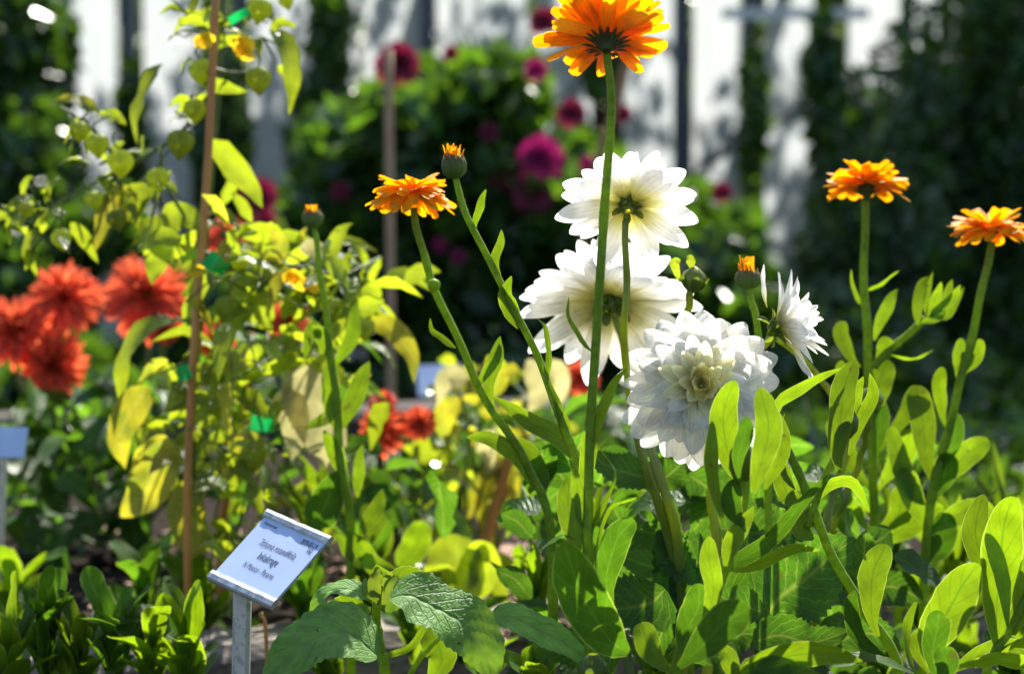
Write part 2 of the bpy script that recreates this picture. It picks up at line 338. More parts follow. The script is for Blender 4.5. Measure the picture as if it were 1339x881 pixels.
def petal(mb, C, fr, ang, th, L, W, bend=0., kind='pet', cup=.25, fold=0., r0=0., h0=0., n=8, m=5, rnd=None, notch=0, base_w=.25, twist=0.):
    a, u, v = fr; rad = u * math.cos(ang) + v * math.sin(ang); c = C + rad * r0 + a * h0
    cs = [c]; nn = []; sv = SS(n)
    for i in range(n):
        s = sv[i]; t = th + bend * s; d = a * math.cos(t) + rad * math.sin(t)
        nn.append(a * math.sin(t) - rad * math.cos(t))
        if i: cs.append(cs[-1] + d * L * (sv[i] - sv[i - 1]))
    Cc = np.array(cs); Nn = np.array(nn)
    if twist:
        T = nrm(np.gradient(Cc, axis=0)); Nn = Nn * math.cos(twist) + np.cross(T, Nn) * math.sin(twist)
    ribbon(mb, Cc, Nn, prof(kind, n, base_w) * W / 2, m, fold, cup, .05, 2, random.random() if rnd is None else rnd)
def blob(mb, C, axis, prof_pts, sides=16, lobes=0, lobe_d=0., rnd=.5):
    """lathe along axis: prof_pts = (height, radius)"""
    a, u, v = frame(axis); V = []; UV = []; n = len(prof_pts)
    for i, (h, r) in enumerate(prof_pts):
        for j in range(sides):
            g = 6.28318 * j / sides; rr = r * (1 + lobe_d * math.cos(lobes * g)); V.append(A(C) + a * h + (u * math.cos(g) + v * math.sin(g)) * rr); UV.append((j / sides, i / (n - 1)))
    Fc = [(i * sides + j, i * sides + (j + 1) % sides, (i + 1) * sides + (j + 1) % sides, (i + 1) * sides + j) for i in range(n - 1) for j in range(sides)]
    mb.add(V, Fc, UV, rnd)
def box(mb, a, b, rnd=.5):
    (x0, y0, z0), (x1, y1, z1) = a, b
    V = [(x0, y0, z0), (x1, y0, z0), (x1, y1, z0), (x0, y1, z0), (x0, y0, z1), (x1, y0, z1), (x1, y1, z1), (x0, y1, z1)]
    mb.add(V, [(0, 3, 2, 1), (4, 5, 6, 7), (0, 1, 5, 4), (1, 2, 6, 5), (2, 3, 7, 6), (3, 0, 4, 7)], None, rnd)

# ------------------------------------------------------------------ plant-building helpers (coordinates of things seen, with their distance)
def to3(pts, d):
    return [P(p[0], p[1], p[2] if len(p) > 2 else d) for p in pts]
def p_stem(pl, pts, d, w_px, mat='stem', root=None, hair=0, name='stem'):
    q = to3(pts, d); mb = MB()
    rad = [M(x, d) / 2 for x in (w_px if isinstance(w_px, (list, tuple)) else [w_px] * 2)]
    if root is not None:
        e = q[-1]; q = q + [Vector((e.x * .9 + root.x * .1, e.y, e.z * .5 + root.z * .5)), Vector(root)]; 
    C, r = tube(mb, q, rad, n=len(q) * 9, sides=16, ridges=.05, nodes=True)
    o = mb.build(name, mat, pl)
    if hair:
        hb = MB(); hairs(hb, C, r, hair); hb.build('stem_hair', 'hair', o)
    return o
def p_leaf(pl, pts, w_px, d, mat='cal', kind='spat', name='leaf', **kw):
    if mat.startswith('cal'): w_px *= .86 if w_px > 24 else .95
    mb = MB(); leaf(mb, to3(pts, d), M(w_px, d), kind, **kw); return mb.build(name, mat, pl)
def leaves(pl, d, mat, kind, lst, **kw):
    for it in lst:
        k = dict(kw); k.update(it[2] if len(it) > 2 else {}); dd = k.pop('d', d); mt = k.pop('mat', mat); kd = k.pop('kind', kind)
        p_leaf(pl, it[0], it[1], dd, mt, kd, **k)
def root_at(x, d, z): p = P(x, 440, d); return Vector((p.x, p.y, z))

def calendula_flower(pl, c, d, axis, Rpx, rows=((9, 88), (13, 80), (17, 72)), droop=.1, jit=.2, calyx_r=.14, calyx_h=.16):
    C = A(P(*c, d)); fr = frame(axis); Rr = M(Rpx, d); mb = MB(); a = fr[0]
    for ri, (k, th) in enumerate(rows):
        for i in range(k):
            ang = 6.283 * (i + .5 * ri + random.uniform(-.3, .3)) / k
            petal(mb, C, fr, ang, R(th) + random.uniform(-jit, jit), Rr * random.uniform(.82, 1.04) * (1 - .09 * ri), Rr * random.uniform(.23, .30),
                  droop + random.uniform(-jit, jit) * 1.6, 'strap', .12, 0, Rr * .13, Rr * (.02 + .03 * ri), 8, 3, random.random(), base_w=.3, twist=random.uniform(-.5, .5))
    fl = mb.build('flower_head', 'orange', pl)
    cb = MB(); h = Rr * calyx_h; r = Rr * calyx_r
    blob(cb, C - a * h, a, [(-.2 * h, r * .35), (0, r * .6), (h * .4, r * .95), (h, r * 1.1), (h * 1.25, r * .6), (h * 1.3, 0)], 14)
    for i in range(18):
        petal(cb, C - a * h * .9, fr, 6.283 * i / 18 + random.uniform(-.1, .1), R(38), Rr * .30, Rr * .075, .75, 'lance', .2, 0, r * .75, 0, 5, 3)
    cb.build('calyx', 'bract', fl)
    return fl
def calendula_bud(pl, c, d, axis, wpx, hpx, open_=.35, col_='orange'):
    C = A(P(*c, d)); fr = frame(axis); a = fr[0]; W = M(wpx, d) / 2; H = M(hpx, d)
    mb = MB(); blob(mb, C, a, [(-.04 * H, W * .3), (0, W * .55), (H * .15, W * .88), (H * .4, W * .96), (H * .6, W * .85), (H * .7, W * .5), (H * .72, 0)], 52, 13, .05)
    for i in range(22):
        petal(mb, C, fr, 6.283 * i / 22, R(38), H * random.uniform(.72, .86), W * .34, -R(58), 'lance', .3, 0, W * .62, H * .02, 7, 3)
    b = mb.build('bud', 'bract_pur', pl)
    pm = MB()
    for i in range(26):
        rr = W * random.uniform(.1, .72)
        petal(pm, C, fr, random.uniform(0, 6.283), R(random.uniform(-6, 10)), H * random.uniform(.35, .5 + open_ * .4) , W * .3, random.uniform(-.3, .3), 'strap', .6, 0, rr, H * .5, 6, 3)
    pm.build('petal_tips', col_, b)
    return b
def dahlia(pl, c, d, axis, Rpx, n=110, th0=4, th1=104, L0=.25, L1=1.0, Wr=.42, mat='white', inner='white_in', kind='petp', cup=.35, bend=.35, back=True, calyx=.2, seg=(8, 5), pw=.8, name='flower_head', hlift=.0, base_w=.3, jit=.08, Lp=.75):
    C = A(P(*c, d)); fr = frame(axis); Rr = M(Rpx, d); a = fr[0]; mb = MB(); mi = MB()
    for i in range(n):
        f = (i + .5) / n; th = R(th0 + (th1 - th0) * f ** pw) + random.uniform(-jit, jit); L = Rr * (L0 + (L1 - L0) * f ** Lp) * random.uniform(.94, 1.05)
        if inner and f < .14: th += random.uniform(-.1, .35); L *= random.uniform(.75, 1.25)
        tgt = mi if (inner and f < .3) else mb
        petal(tgt, C, fr, i * 2.39996 + random.uniform(-.12, .12), th, L, Rr * Wr * (.35 + .65 * min(1, f * 1.6)) * random.uniform(.9, 1.1),
              bend * (1 if f > .2 else -1.0) * random.uniform(.5, 1.4), kind, cup * (1 if f > .3 else 1.5), 0, Rr * .11 * f ** .6, Rr * hlift * (1 - f), seg[0], seg[1], random.random(), base_w=base_w)
    fl = mb.build(name, mat, pl)
    if inner: mi.build('inner_petals', inner, fl)
    if calyx:
        cb = MB(); r = Rr * calyx
        blob(cb, C - a * r * .55, a, [(-.12 * r, r * .2), (0, r * .38), (r * .25, r * .6), (r * .55, r * .66)], 12)
        for i in range(5): petal(cb, C - a * r * .4, fr, 6.283 * i / 5 + .3, R(95), r * random.uniform(.9, 1.3), r * .65, random.uniform(.6, 1.1), 'petp', .5, 0, r * .35, 0, 7, 5)
        for i in range(8): petal(cb, C - a * r * .35, fr, 6.283 * i / 8 + random.uniform(-.1, .1), R(48), r * random.uniform(1.1, 1.4), r * .7, .5, 'petp', .4, 0, r * .35, 0, 7, 5)
        cb.build('calyx', 'sepal', fl)
    return fl

# ================================================================== THE SETTING
def sheet(name, a, b, z, mat, dens=0, amp=0.0):
    nx, ny = (int((b[0] - a[0]) * dens) + 1, int((b[1] - a[1]) * dens) + 1) if dens else (1, 1)
    X, Y = np.meshgrid(np.linspace(a[0], b[0], nx + 1), np.linspace(a[1], b[1], ny + 1), indexing='ij'); Zz = np.full_like(X, z)
    if amp:
        for i in range(nx + 1):
            for j in range(ny + 1): Zz[i, j] += amp * noise.noise(Vector((X[i, j] * 14, Y[i, j] * 14, 0))) + amp * .6 * noise.noise(Vector((X[i, j] * 45, Y[i, j] * 45, 4)))
    mb = MB(); Fc = [(i * (ny + 1) + j, (i + 1) * (ny + 1) + j, (i + 1) * (ny + 1) + j + 1, i * (ny + 1) + j + 1) for i in range(nx) for j in range(ny)]
    mb.add(np.stack([X, Y, Zz], -1), Fc); o = mb.build(name, mat); o['kind'] = 'structure'; return o
sheet('ground', (-150, -60), (150, 400), Z_PATH, 'path')
# lower bed at the camera's feet, raised bed behind the timber sleeper
sheet('lower_bed', (-1.6, .4), (1.7, 1.72), Z_FRONT, 'soil', 18, .012)
def beam(name, label, p0, p1, wid, z0, z1, mat):
    d = Vector((p1[0] - p0[0], p1[1] - p0[1], 0)); L = d.length; d.normalize(); s = Vector((-d.y, d.x, 0)); mb = MB(); n = 40
    ring = [(-wid / 2, z0), (-wid / 2, z1 - .012), (-wid / 2 + .012, z1), (wid / 2 - .012, z1), (wid / 2, z1 - .012), (wid / 2, z0)]
    V = []
    for i in range(n + 1):
        for k, (o_, z) in enumerate(ring):
            q = Vector((p0[0], p0[1], 0)) + d * (L * i / n) + s * o_; q.z = z + (.004 * noise.noise(Vector((q.x * 9, q.y * 9, z * 20))) if z > z0 else 0); V.append(q[:])
    m = len(ring); mb.add(V, [(i * m + k, (i + 1) * m + k, (i + 1) * m + (k + 1) % m, i * m + (k + 1) % m) for i in range(n) for k in range(m)] + [tuple(range(m)), tuple(n * m + k for k in range(m))[::-1]])
    o = mb.build(name, mat, smooth=False); tag(o, label, 'timber edging'); return o
beam('timber_sleeper', 'weathered grey timber sleeper edging the bed behind the plant label', (-1.5, 1.33), (1.7, 2.70), .09, Z_PATH - .02, .0, 'sleeper')
beam('timber_sleeper', 'dark timber edging behind the red dahlias at the far side of the bed', (-2.6, 2.85), (.2, 3.41), .12, Z_PATH - .02, .03, 'darktimber')
mb = MB(); 
# raised soil surface (sheared quad grid between the two sleepers)
nx, ny = 60, 30; V = []
for i in range(nx + 1):
    for j in range(ny + 1):
        x = -1.5 + 3.2 * i / nx; y0 = 1.33 + (x + 1.5) * (1.37 / 3.2) + .03; y1 = 2.85 + (x + 2.6) * .2 - .05; y = y0 + (y1 - y0) * j / ny
        V.append((x, y, Z_BED + .02 * noise.noise(Vector((x * 12, y * 12, 0))) + .01 * noise.noise(Vector((x * 40, y * 40, 2)))))
mb.add(V, [(i * (ny + 1) + j, (i + 1) * (ny + 1) + j, (i + 1) * (ny + 1) + j + 1, i * (ny + 1) + j + 1) for i in range(nx) for j in range(ny)])
mb.build('raised_bed', 'soil')['kind'] = 'structure'
mb = MB()
for _ in range(1500):
    if random.random() < .75: q = P(random.uniform(610, 790), 440, random.uniform(1.92, 2.35)); 
    else: q = P(random.uniform(100, 1250), 440, random.uniform(1.9, 2.5))
    z = Z_BED + .006 + random.uniform(0, .008); a = random.uniform(0, 6.28); l = random.uniform(.008, .022); w_ = random.uniform(.004, .009)
    ux, uy = math.cos(a), math.sin(a); tz = random.uniform(-.005, .005)
    V = [(q.x + ux * l * i - uy * w_ * j, q.y + uy * l * i + ux * w_ * j, z + tz * i + .002 * k) for k in (0, 1) for i, j in ((-.5, -.5), (.5, -.5), (.5, .5), (-.5, .5))]
    mb.add(V, [(0, 3, 2, 1), (4, 5, 6, 7), (0, 1, 5, 4), (1, 2, 6, 5), (2, 3, 7, 6), (3, 0, 4, 7)], None, random.random())
o = mb.build('bark_mulch', 'chip', smooth=False); tag(o, 'pinkish brown wood chips scattered on the dark soil of the bed', 'mulch', kind='stuff')

# ---- greenhouse wall of limewashed panes at the back
GD = 7.0
def gx(px): return (px - 669.5) / F * GD
gh = thing('greenhouse', 'greenhouse wall of whitewashed panes with grey iron posts behind the flower beds', 'greenhouse', (0, GD, Z_PATH))
panes = [(-330, -200), (-150, -30), (0, 52), (70, 157), (192, 264), (330, 410), (440, 470), (478, 550), (572, 690), (700, 772), (815, 880), (905, 966), (1000, 1060), (1104, 1172), (1190, 1262), (1300, 1380), (1400, 1500), (1530, 1640)]
for x0, x1 in panes:
    mb = MB(); n = 14; V = []
    for i in range(n + 1):
        for z in (Z_PATH + .06, .5, 1.2, 2.6):
            x = gx(x0) + (gx(x1) - gx(x0)) * i / n; V.append((x, GD + .012 * math.sin(i * 1.9 + x0), z))
    mb.add(V, [(i * 4 + k, (i + 1) * 4 + k, (i + 1) * 4 + k + 1, i * 4 + k + 1) for i in range(n) for k in range(3)]); mb.build('pane', 'lime', gh)
for px, w_ in ((178, .022), (560, .024), (887, .026), (1176, .02), (1455, .024), (-110, .024)):
    mb = MB(); box(mb, (gx(px) - w_, GD - .09, Z_PATH), (gx(px) + w_, GD - .05, 2.7)); mb.build('post', 'iron', gh, False)
for z in (.47, .87, 1.6, 2.3):
    mb = MB()
    for x0, x1 in (((966, 1000),) if z < .6 else ((940, 1130),) if z < .9 else ((-500, 1700),)) :
        box(mb, (gx(x0), GD - .035, z - .018), (gx(x1), GD - .015, z + .018))
    mb.build('glazing_bar', 'whitewood', gh, False)
mb = MB(); box(mb, (gx(-520), GD - .06, Z_PATH - .02), (gx(1720), GD + .06, Z_PATH + .06)); mb.build('sill', 'whitewood', gh, False)
mb = MB(); box(mb, (gx(-520), GD - .05, 2.6), (gx(1720), GD + .05, 2.72)); mb.build('eaves_beam', 'whitewood', gh, False)
# slanting roof-brace shadows fall from these iron braces behind the panes
for px in (60, 300, 520, 760, 990, 1230):
    mb = MB(); tube(mb, [(gx(px), GD + .35, 2.9), (gx(px) - .55, GD + .5, 1.0), (gx(px) - .8, GD + .55, .1)], .03, sides=6); mb.build('brace', 'iron', gh)

# ---- trees behind the greenhouse wall
def tree(x, y, h, cr, n, leafsz, mat, label, seed, low=.5, kind='tree', group='trees behind the greenhouse'):
    random.seed(seed); rg = np.random.default_rng(seed)
    t = thing(kind, label, 'tree', (x, y, Z_PATH), group)
    mb = MB(); top = Vector((x + random.uniform(-.2, .2), y, Z_PATH + h * .8)); tube(mb, [(x, y, Z_PATH - .05), (x + .05, y, Z_PATH + h * .4), top], [.13, .09, .03], 12)
    cl = []
    for i in range(16):
        a = random.uniform(0, 6.28); z = Z_PATH + h * random.uniform(low * .6, 1); rr = cr * random.uniform(.3, 1) * (1 - .4 * abs((z - Z_PATH) / h - .5))
        c = Vector((x + rr * math.cos(a), y + rr * math.sin(a), z)); cl.append(c); s = Vector((x, y, Z_PATH + (z - Z_PATH) * .6)); tube(mb, [s, (s + c) / 2 + Vector((0, 0, .1)), c], [.05, .015], 7, 6)
    mb.build('trunk', 'bark', t); cb = MB(); C = []
    for c in cl:
        k = n // 16; p = rg.normal(size=(k, 3)); p = nrm(p) * (rg.random((k, 1)) ** .4) * np.array([1, 1, .75]) * cr * random.uniform(.3, .5); C.append(p + A(c))
    C = np.concatenate(C); kites(cb, C, leafsz, rg.random(len(C)), .3, .55); cb.build('crown', mat, t, False)
    return t
tree(-2.3, 9.2, 3.1, 1.3, 6000, .10, 'far_lime', 'leafy tree behind the left end of the greenhouse panes', 1, .1)
tree(-.9, 9.8, 3.3, 1.4, 6000, .10, 'far_lime', 'tall light green tree seen between the left panes', 2, .1)
tree(.5, 9.4, 3.0, 1.3, 5600, .10, 'far_lime', 'green tree behind the middle of the greenhouse wall', 3, .1)
tree(1.4, 9.9, 3.2, 1.2, 6000, .09, 'far_lime', 'yellowish green tree showing between the two wide right panes', 4, .05)
tree(2.7, 9.2, 3.3, 1.4, 6500, .10, 'far_lime', 'leafy tree behind the right end of the greenhouse, half hidden by the conifer', 5, .1)
mb = MB(); k = 16000; C = np.stack([rng.uniform(-9, 9, k), rng.uniform(12.5, 14, k), Z_PATH + 3.6 * rng.random(k) ** .8], -1); kites(mb, C, .2, rng.random(k), .3, .6)
tag(mb.build('far_hedge', 'far_leaf', None, False), 'far-off mass of greenery closing the view behind the greenhouse', 'greenery', kind='stuff')

# ---- shrubs in front of the greenhouse
def shrub(name, label, cat, boxes, mat, leafsz, d_base, group=None, stems=8, mat2=None, aspect=.5, seed=1, zb=Z_PATH, gap=0.0):
    """boxes: (px, py, d, rx_px, ry_px, depth, n) leaf clumps"""
    random.seed(seed); rg = np.random.default_rng(seed)
    cx = sum(b[0] for b in boxes) / len(boxes); base = root_at(cx, d_base, zb); t = thing(name, label, cat, base, group)
    sm = MB(); C = []
    for (px, py, d, rx, ry, dep, n) in boxes:
        c = P(px, py, d); p = nrm(rg.normal(size=(n, 3))) * (rg.random((n, 1)) ** .45); p = p * [M(rx, d), dep, M(ry, d)] + A(c)
        if gap:
            q = np.sin(p[:, 0] * 13 + seed) + np.sin(p[:, 2] * 17 + 1.3 * seed) + np.sin((p[:, 0] + p[:, 2]) * 29) * .7; p = p[q < 2.6 * (1 - gap) - .4]
        C.append(p)
        b0 = base + Vector((random.uniform(-.12, .12), random.uniform(-.08, .08), 0)); tube(sm, [b0, (b0 + c) / 2 + Vector((random.uniform(-.05, .05), 0, 0)), c], [.014, .005], 9, 6)
    sm.build('stem', 'bark', t); C = np.concatenate(C); cb = MB(); rn = rg.random(len(C))
    if mat2:
        sel = rg.random(len(C)) < .35; c2 = MB(); kites(c2, C[sel], leafsz, rn[sel], .3, aspect); c2.build('young_foliage', mat2, t, False); C = C[~sel]; rn = rn[~sel]
    kites(cb, C, leafsz, rn, .3, aspect); cb.build('foliage', mat, t, False)
    return t
shrub('conifer_hedge', 'tall dark green conifer at the right edge in front of the greenhouse, its unseen top added for shade', 'shrub',
      [(1310, 60, 5.6, 95, 170, .4, 4200), (1330, 250, 5.5, 130, 150, .4, 5200), (1265, 260, 5.6, 75, 170, .35, 3400), (1310, 430, 5.4, 150, 140, .4, 4500), (1200, 420, 5.5, 100, 110, .3, 3000), (1300, -200, 5.7, 90, 150, .35, 2500), (1450, 100, 5.6, 120, 330, .4, 5000), (1300, -520, 5.7, 200, 300, .5, 6000), (1310, -900, 5.8, 190, 300, .5, 6000), (1330, -1250, 5.8, 130, 250, .45, 3500), (1560, -600, 5.8, 180, 500, .5, 6000), (1480, -1100, 5.8, 150, 300, .5, 4000)],  # clumps high above the view are added to shade the low shrubs
      'dark_leaf', .045, 5.5, mat2='far_leaf', aspect=.35, seed=11)
shrub('loose_shrub', 'loose small-leaved shrub with light spots beside the dark conifer', 'shrub',
      [(1130, 200, 5.3, 75, 110, .3, 900), (1200, 120, 5.4, 60, 120, .3, 700), (1100, 330, 5.2, 70, 100, .3, 1200), (1180, 310, 5.2, 80, 120, .3, 1300), (1110, 440, 5.0, 120, 80, .3, 1700)],
      'far_leaf', .05, 5.2, mat2='grey_leaf', aspect=.5, seed=12, gap=.25)
shrub('climbing_shrub', 'dark leafy shrub filling the left edge before the white panes', 'shrub',
      [(20, 60, 5.2, 70, 120, .35, 2300), (25, 230, 5.1, 75, 130, .35, 2600), (-60, 200, 5.2, 90, 260, .35, 3000), (40, 380, 4.9, 90, 110, .3, 2200), (150, 300, 4.9, 60, 60, .2, 300)],
      'dark_leaf', .07, 5.1, mat2='far_leaf', seed=13)
shrub('slender_shrub', 'thin leafy shoots rising between the white panes left of the wooden stake', 'shrub',
      [(290, 210, 5.4, 40, 150, .15, 700), (430, 70, 5.4, 30, 120, .12, 420), (170, 200, 5.4, 22, 130, .1, 300), (300, 420, 5.2, 80, 90, .2, 1300), (60, 120, 5.4, 40, 120, .12, 350), (395, 200, 5.4, 22, 110, .1, 200), (780, 60, 5.4, 24, 80, .1, 160), (985, 160, 5.4, 20, 120, .1, 240), (1075, 120, 5.4, 26, 110, .1, 300)],
      'far_leaf', .06, 5.3, seed=14)
DB = 4.3
db = shrub('dahlia_bush', 'large dahlia bush with magenta and wine red blooms behind the wooden stake', 'dahlia',
      [(470, 210, DB, 80, 90, .25, 480), (560, 160, DB, 80, 90, .25, 420), (650, 130, DB, 70, 75, .25, 420), (610, 260, DB, 130, 110, .3, 1300), (740, 290, DB, 110, 120, .3, 1100), (500, 340, DB, 110, 110, .3, 1500),
       (650, 420, DB, 170, 110, .3, 2200), (860, 370, DB, 110, 110, .3, 1200), (420, 300, DB, 60, 90, .25, 450)],
      'far_leaf', .085, DB, mat2='far_leaf', seed=15, gap=.1)
random.seed(21)
def far_bloom(pl, x, y, r, mat, d=DB - .25, axis=None, n=60):
    dahlia(pl, (x, y), d, axis or (random.uniform(-.3, .3), -1, random.uniform(-.1, .5)), r, n, 6, 115, .4, 1.0, .34, mat, None, 'pet', .3, .3, calyx=0, seg=(5, 3))
for x, y, r, mt in ((706, 204, 34, 'magenta'), (698, 250, 33, 'wine'), (521, 82, 33, 'wine'), (748, 146, 23, 'wine'), (640, 172, 14, 'wine'), (479, 322, 20, 'magenta'), (712, 26, 22, 'wine'), (815, 148, 13, 'wine'), (575, 320, 12, 'magenta'), (600, 335, 11, 'magenta'), (655, 235, 16, 'wine'), (700, 90, 18, 'magenta'), (445, 250, 14, 'wine'), (590, 70, 12, 'wine'), (770, 215, 13, 'magenta')):
    far_bloom(db, x, y, r, mt)
db2 = shrub('dahlia_bush', 'smaller dahlia bush with wine red blooms behind the yellow-leaved husk plant', 'dahlia',
      [(350, 400, 4.0, 90, 90, .25, 900), (260, 430, 4.0, 90, 90, .25, 900)], 'dark_leaf', .08, 4.0, mat2='far_leaf', seed=16)
for x, y, r, mt in ((337, 256, 29, 'wine'), (350, 300, 26, 'wine'), (326, 300, 16, 'wine')): far_bloom(db2, x, y, r, mt, 3.95)
mb = MB(); tube(mb, [P(338, 270, 4.0), P(335, 420, 4.0)], .006); mb.build('flower_stalk', 'stem_dark', db2)
db3 = shrub('dahlia_bush', 'low bush with one small magenta bloom right of the white dahlias', 'dahlia',
      [(945, 330, 4.4, 60, 60, .2, 420), (960, 440, 4.3, 110, 90, .3, 1400), (900, 290, 4.4, 45, 60, .2, 260)], 'far_leaf', .075, 4.3, seed=17)
far_bloom(db3, 944, 250, 15, 'wine', 4.2); 
# dark low planting across the shaded middle distance
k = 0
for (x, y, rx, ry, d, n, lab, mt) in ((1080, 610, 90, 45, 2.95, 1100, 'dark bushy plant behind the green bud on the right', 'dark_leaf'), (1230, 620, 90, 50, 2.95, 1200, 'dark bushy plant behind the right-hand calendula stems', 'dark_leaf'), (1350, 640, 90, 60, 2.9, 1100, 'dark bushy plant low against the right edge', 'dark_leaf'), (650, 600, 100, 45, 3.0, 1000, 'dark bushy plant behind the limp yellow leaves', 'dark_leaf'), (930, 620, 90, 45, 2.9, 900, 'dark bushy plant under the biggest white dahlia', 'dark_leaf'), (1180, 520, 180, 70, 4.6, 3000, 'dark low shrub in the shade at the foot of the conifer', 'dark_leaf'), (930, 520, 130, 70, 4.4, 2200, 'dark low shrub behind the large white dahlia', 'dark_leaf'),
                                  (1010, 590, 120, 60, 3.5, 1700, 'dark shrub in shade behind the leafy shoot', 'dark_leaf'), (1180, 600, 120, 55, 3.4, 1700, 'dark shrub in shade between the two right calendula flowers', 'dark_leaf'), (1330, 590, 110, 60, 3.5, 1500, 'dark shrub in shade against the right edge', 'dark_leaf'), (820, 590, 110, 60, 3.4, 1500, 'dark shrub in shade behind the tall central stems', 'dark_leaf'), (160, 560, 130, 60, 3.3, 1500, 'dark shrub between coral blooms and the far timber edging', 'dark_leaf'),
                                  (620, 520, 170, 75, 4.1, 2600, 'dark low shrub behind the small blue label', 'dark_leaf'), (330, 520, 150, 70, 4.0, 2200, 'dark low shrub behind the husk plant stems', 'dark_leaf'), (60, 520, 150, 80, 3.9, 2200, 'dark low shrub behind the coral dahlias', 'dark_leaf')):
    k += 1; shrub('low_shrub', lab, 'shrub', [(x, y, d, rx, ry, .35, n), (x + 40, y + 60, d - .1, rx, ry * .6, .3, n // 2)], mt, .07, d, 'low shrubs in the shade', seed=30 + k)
mb = MB(); kk = 9000; xs = rng.uniform(.3, 2.2, kk); ys = rng.uniform(3.0, 4.0, kk); C = np.stack([xs, ys, Z_PATH + .01 + .09 * rng.random(kk) * (1 + .6 * np.sin(xs * 9) * np.sin(ys * 11))], -1)
kites(mb, C, .03, rng.random(kk), .6, .6); tag(mb.build('ground_cover', 'grey_leaf', None, False), 'grey-green creeping ground cover in the shade at the right', 'ground cover', kind='stuff')

# ---- stakes
def stake(name, label, pts, d, w_px, mat, zroot, sides=8, x_root=None, kids=None):
    q = to3(pts, d); e = q[-1]; r = root_at(pts[-1][0] if x_root is None else x_root, pts[-1][2] if len(pts[-1]) > 2 else d, zroot - .03)
    q.append(Vector((e.x + (r.x - e.x), e.y, r.z))); mb = MB(); tube(mb, q, M(w_px, d) / 2, n=24, sides=sides)
    for i in range(0): pass
    o = mb.build(name, mat, None, sides > 6); tag(o, label, 'stake'); return o
stake('wooden_stake', 'weathered grey-brown wooden stake standing upright left of centre', [(508, 66), (511, 470)], 3.0, 12, 'wood', Z_PATH)
stake('wooden_stake', 'slanting brown stake behind the tallest orange calendula', [(824, 62), (803, 145), (780, 218), (762, 330)], 3.3, 12, 'brownwood', Z_PATH)
cane = stake('bamboo_cane', 'tall orange-brown cane holding up the husk plant', [(284, -60), (279, 60), (270, 240), (256, 420), (245, 640)], 1.915, 11, 'bamboo', Z_BED)
for (x, y) in ((277, 95), (268, 280), (258, 400), (249, 560)):
    nb = MB(); blob(nb, P(x, y, 1.915), (-.06, 0, 1), [(-.003, .0039), (0, .0047), (.003, .0039)], 10)
    o = nb.build('cane_node', 'bamboo'); o.parent = cane
stake('bamboo_cane', 'short orange-brown cane leaning among the yellow-green leaves', [(326, 435), (318, 540), (296, 640), (290, 700)], 2.1, 15, 'bamboo', Z_BED)
stake('bamboo_cane', 'tilted orange-brown cane right of centre beside yellow hanging leaves', [(668, 590), (640, 690), (612, 770)], 2.2, 15, 'bamboo', Z_BED)
stake('thin_stick', 'thin pale stick just right of the label post', [(341, 800), (349, 862)], 1.7, 5.5, 'bamboo', Z_FRONT)

# ================================================================== plants of the middle distance
def twiggy(pl, anchors, n, lw, ll, d, mat, kind='phys', spread=40, yel=.0, seed=1, base=None, name='foliage', sd=.12, down=.3):
    """side twigs that carry many smaller leaves; anchors (px, py[, d])"""
    random.seed(seed); lm = MB(); sm = MB(); ym = MB()
    for a in anchors:
        dd = a[2] if len(a) > 2 else d; c = P(a[0], a[1], dd)
        if base is not None: tube(sm, [base, (base + c) / 2 + Vector((random.uniform(-.02, .02), random.uniform(-.02, .02), .01)), c], [.0028, .0014], 9, 6)
        for i in range(n):
            o = Vector((random.gauss(0, M(spread, dd) * .5), random.gauss(0, sd * .5), random.gauss(0, M(spread, dd) * .5))); s = c + o
            dr = Vector((random.gauss(0, 1), random.gauss(0, .8), random.gauss(-down, .6))).normalized(); L = M(ll, dd) * random.uniform(.5, 1.25); W = M(lw, dd) * random.uniform(.5, 1.2)
            p1 = s + dr * L * .5 + Vector((0, 0, L * .1)); p2 = s + dr * L - Vector((0, 0, L * random.uniform(0, .25)))
            tgt = ym if random.random() < yel else lm
            leaf(tgt, [s, p1, p2], W, kind, random.uniform(-70, 70), None, 8, 3, random.uniform(0, .4), 0, .2)
            if i % 2 == 0: tube(sm, [c, s], [.0012, .0008], 5, 5)
    sm.build('twigs', 'stem_dark', pl); lm.build(name, mat, pl); ym.build('yellow_foliage', 'yellow', pl)
def rosette(pl, x, y, d, n, L, W, mat='cal', kind='spat', seed=1, up=.8, root_z=Z_BED, stem=True, lean=.5, lenvar=.35):
    """upright spatulate leaves springing from one short stem whose tip is at x, y"""
    random.seed(seed); c = P(x, y, d); rt = root_at(x + random.uniform(-15, 15), d, root_z)
    if stem:
        mb = MB(); tube(mb, [c, (c + rt) / 2, rt], [M(4, d), M(6, d)], 10, 7); mb.build('stem', 'stem', pl)
    for i in range(n):
        a = i * 2.4 + random.uniform(-.4, .4); e = random.uniform(.15, 1.0) * lean; l = M(L, d) * random.uniform(1 - lenvar, 1 + lenvar * .5)
        h = Vector((math.cos(a), math.sin(a), 0)); s = c - Vector((0, 0, M(L, d) * .5 * i / n))
        p1 = s + h * l * .35 * e + Vector((0, 0, l * .5 * up)); p2 = s + h * l * 1.0 * e + Vector((0, 0, l * up * (1 - .45 * e)))
        fc = Vector((-h.x, -h.y - .25, .6))
        mb = MB(); leaf(mb, [s, p1, p2], M(W, d) * random.uniform(.75, 1.15), kind, random.uniform(-25, 25), fc, 12, 5, .25, 0, .1); mb.build('leaf', mat, pl)

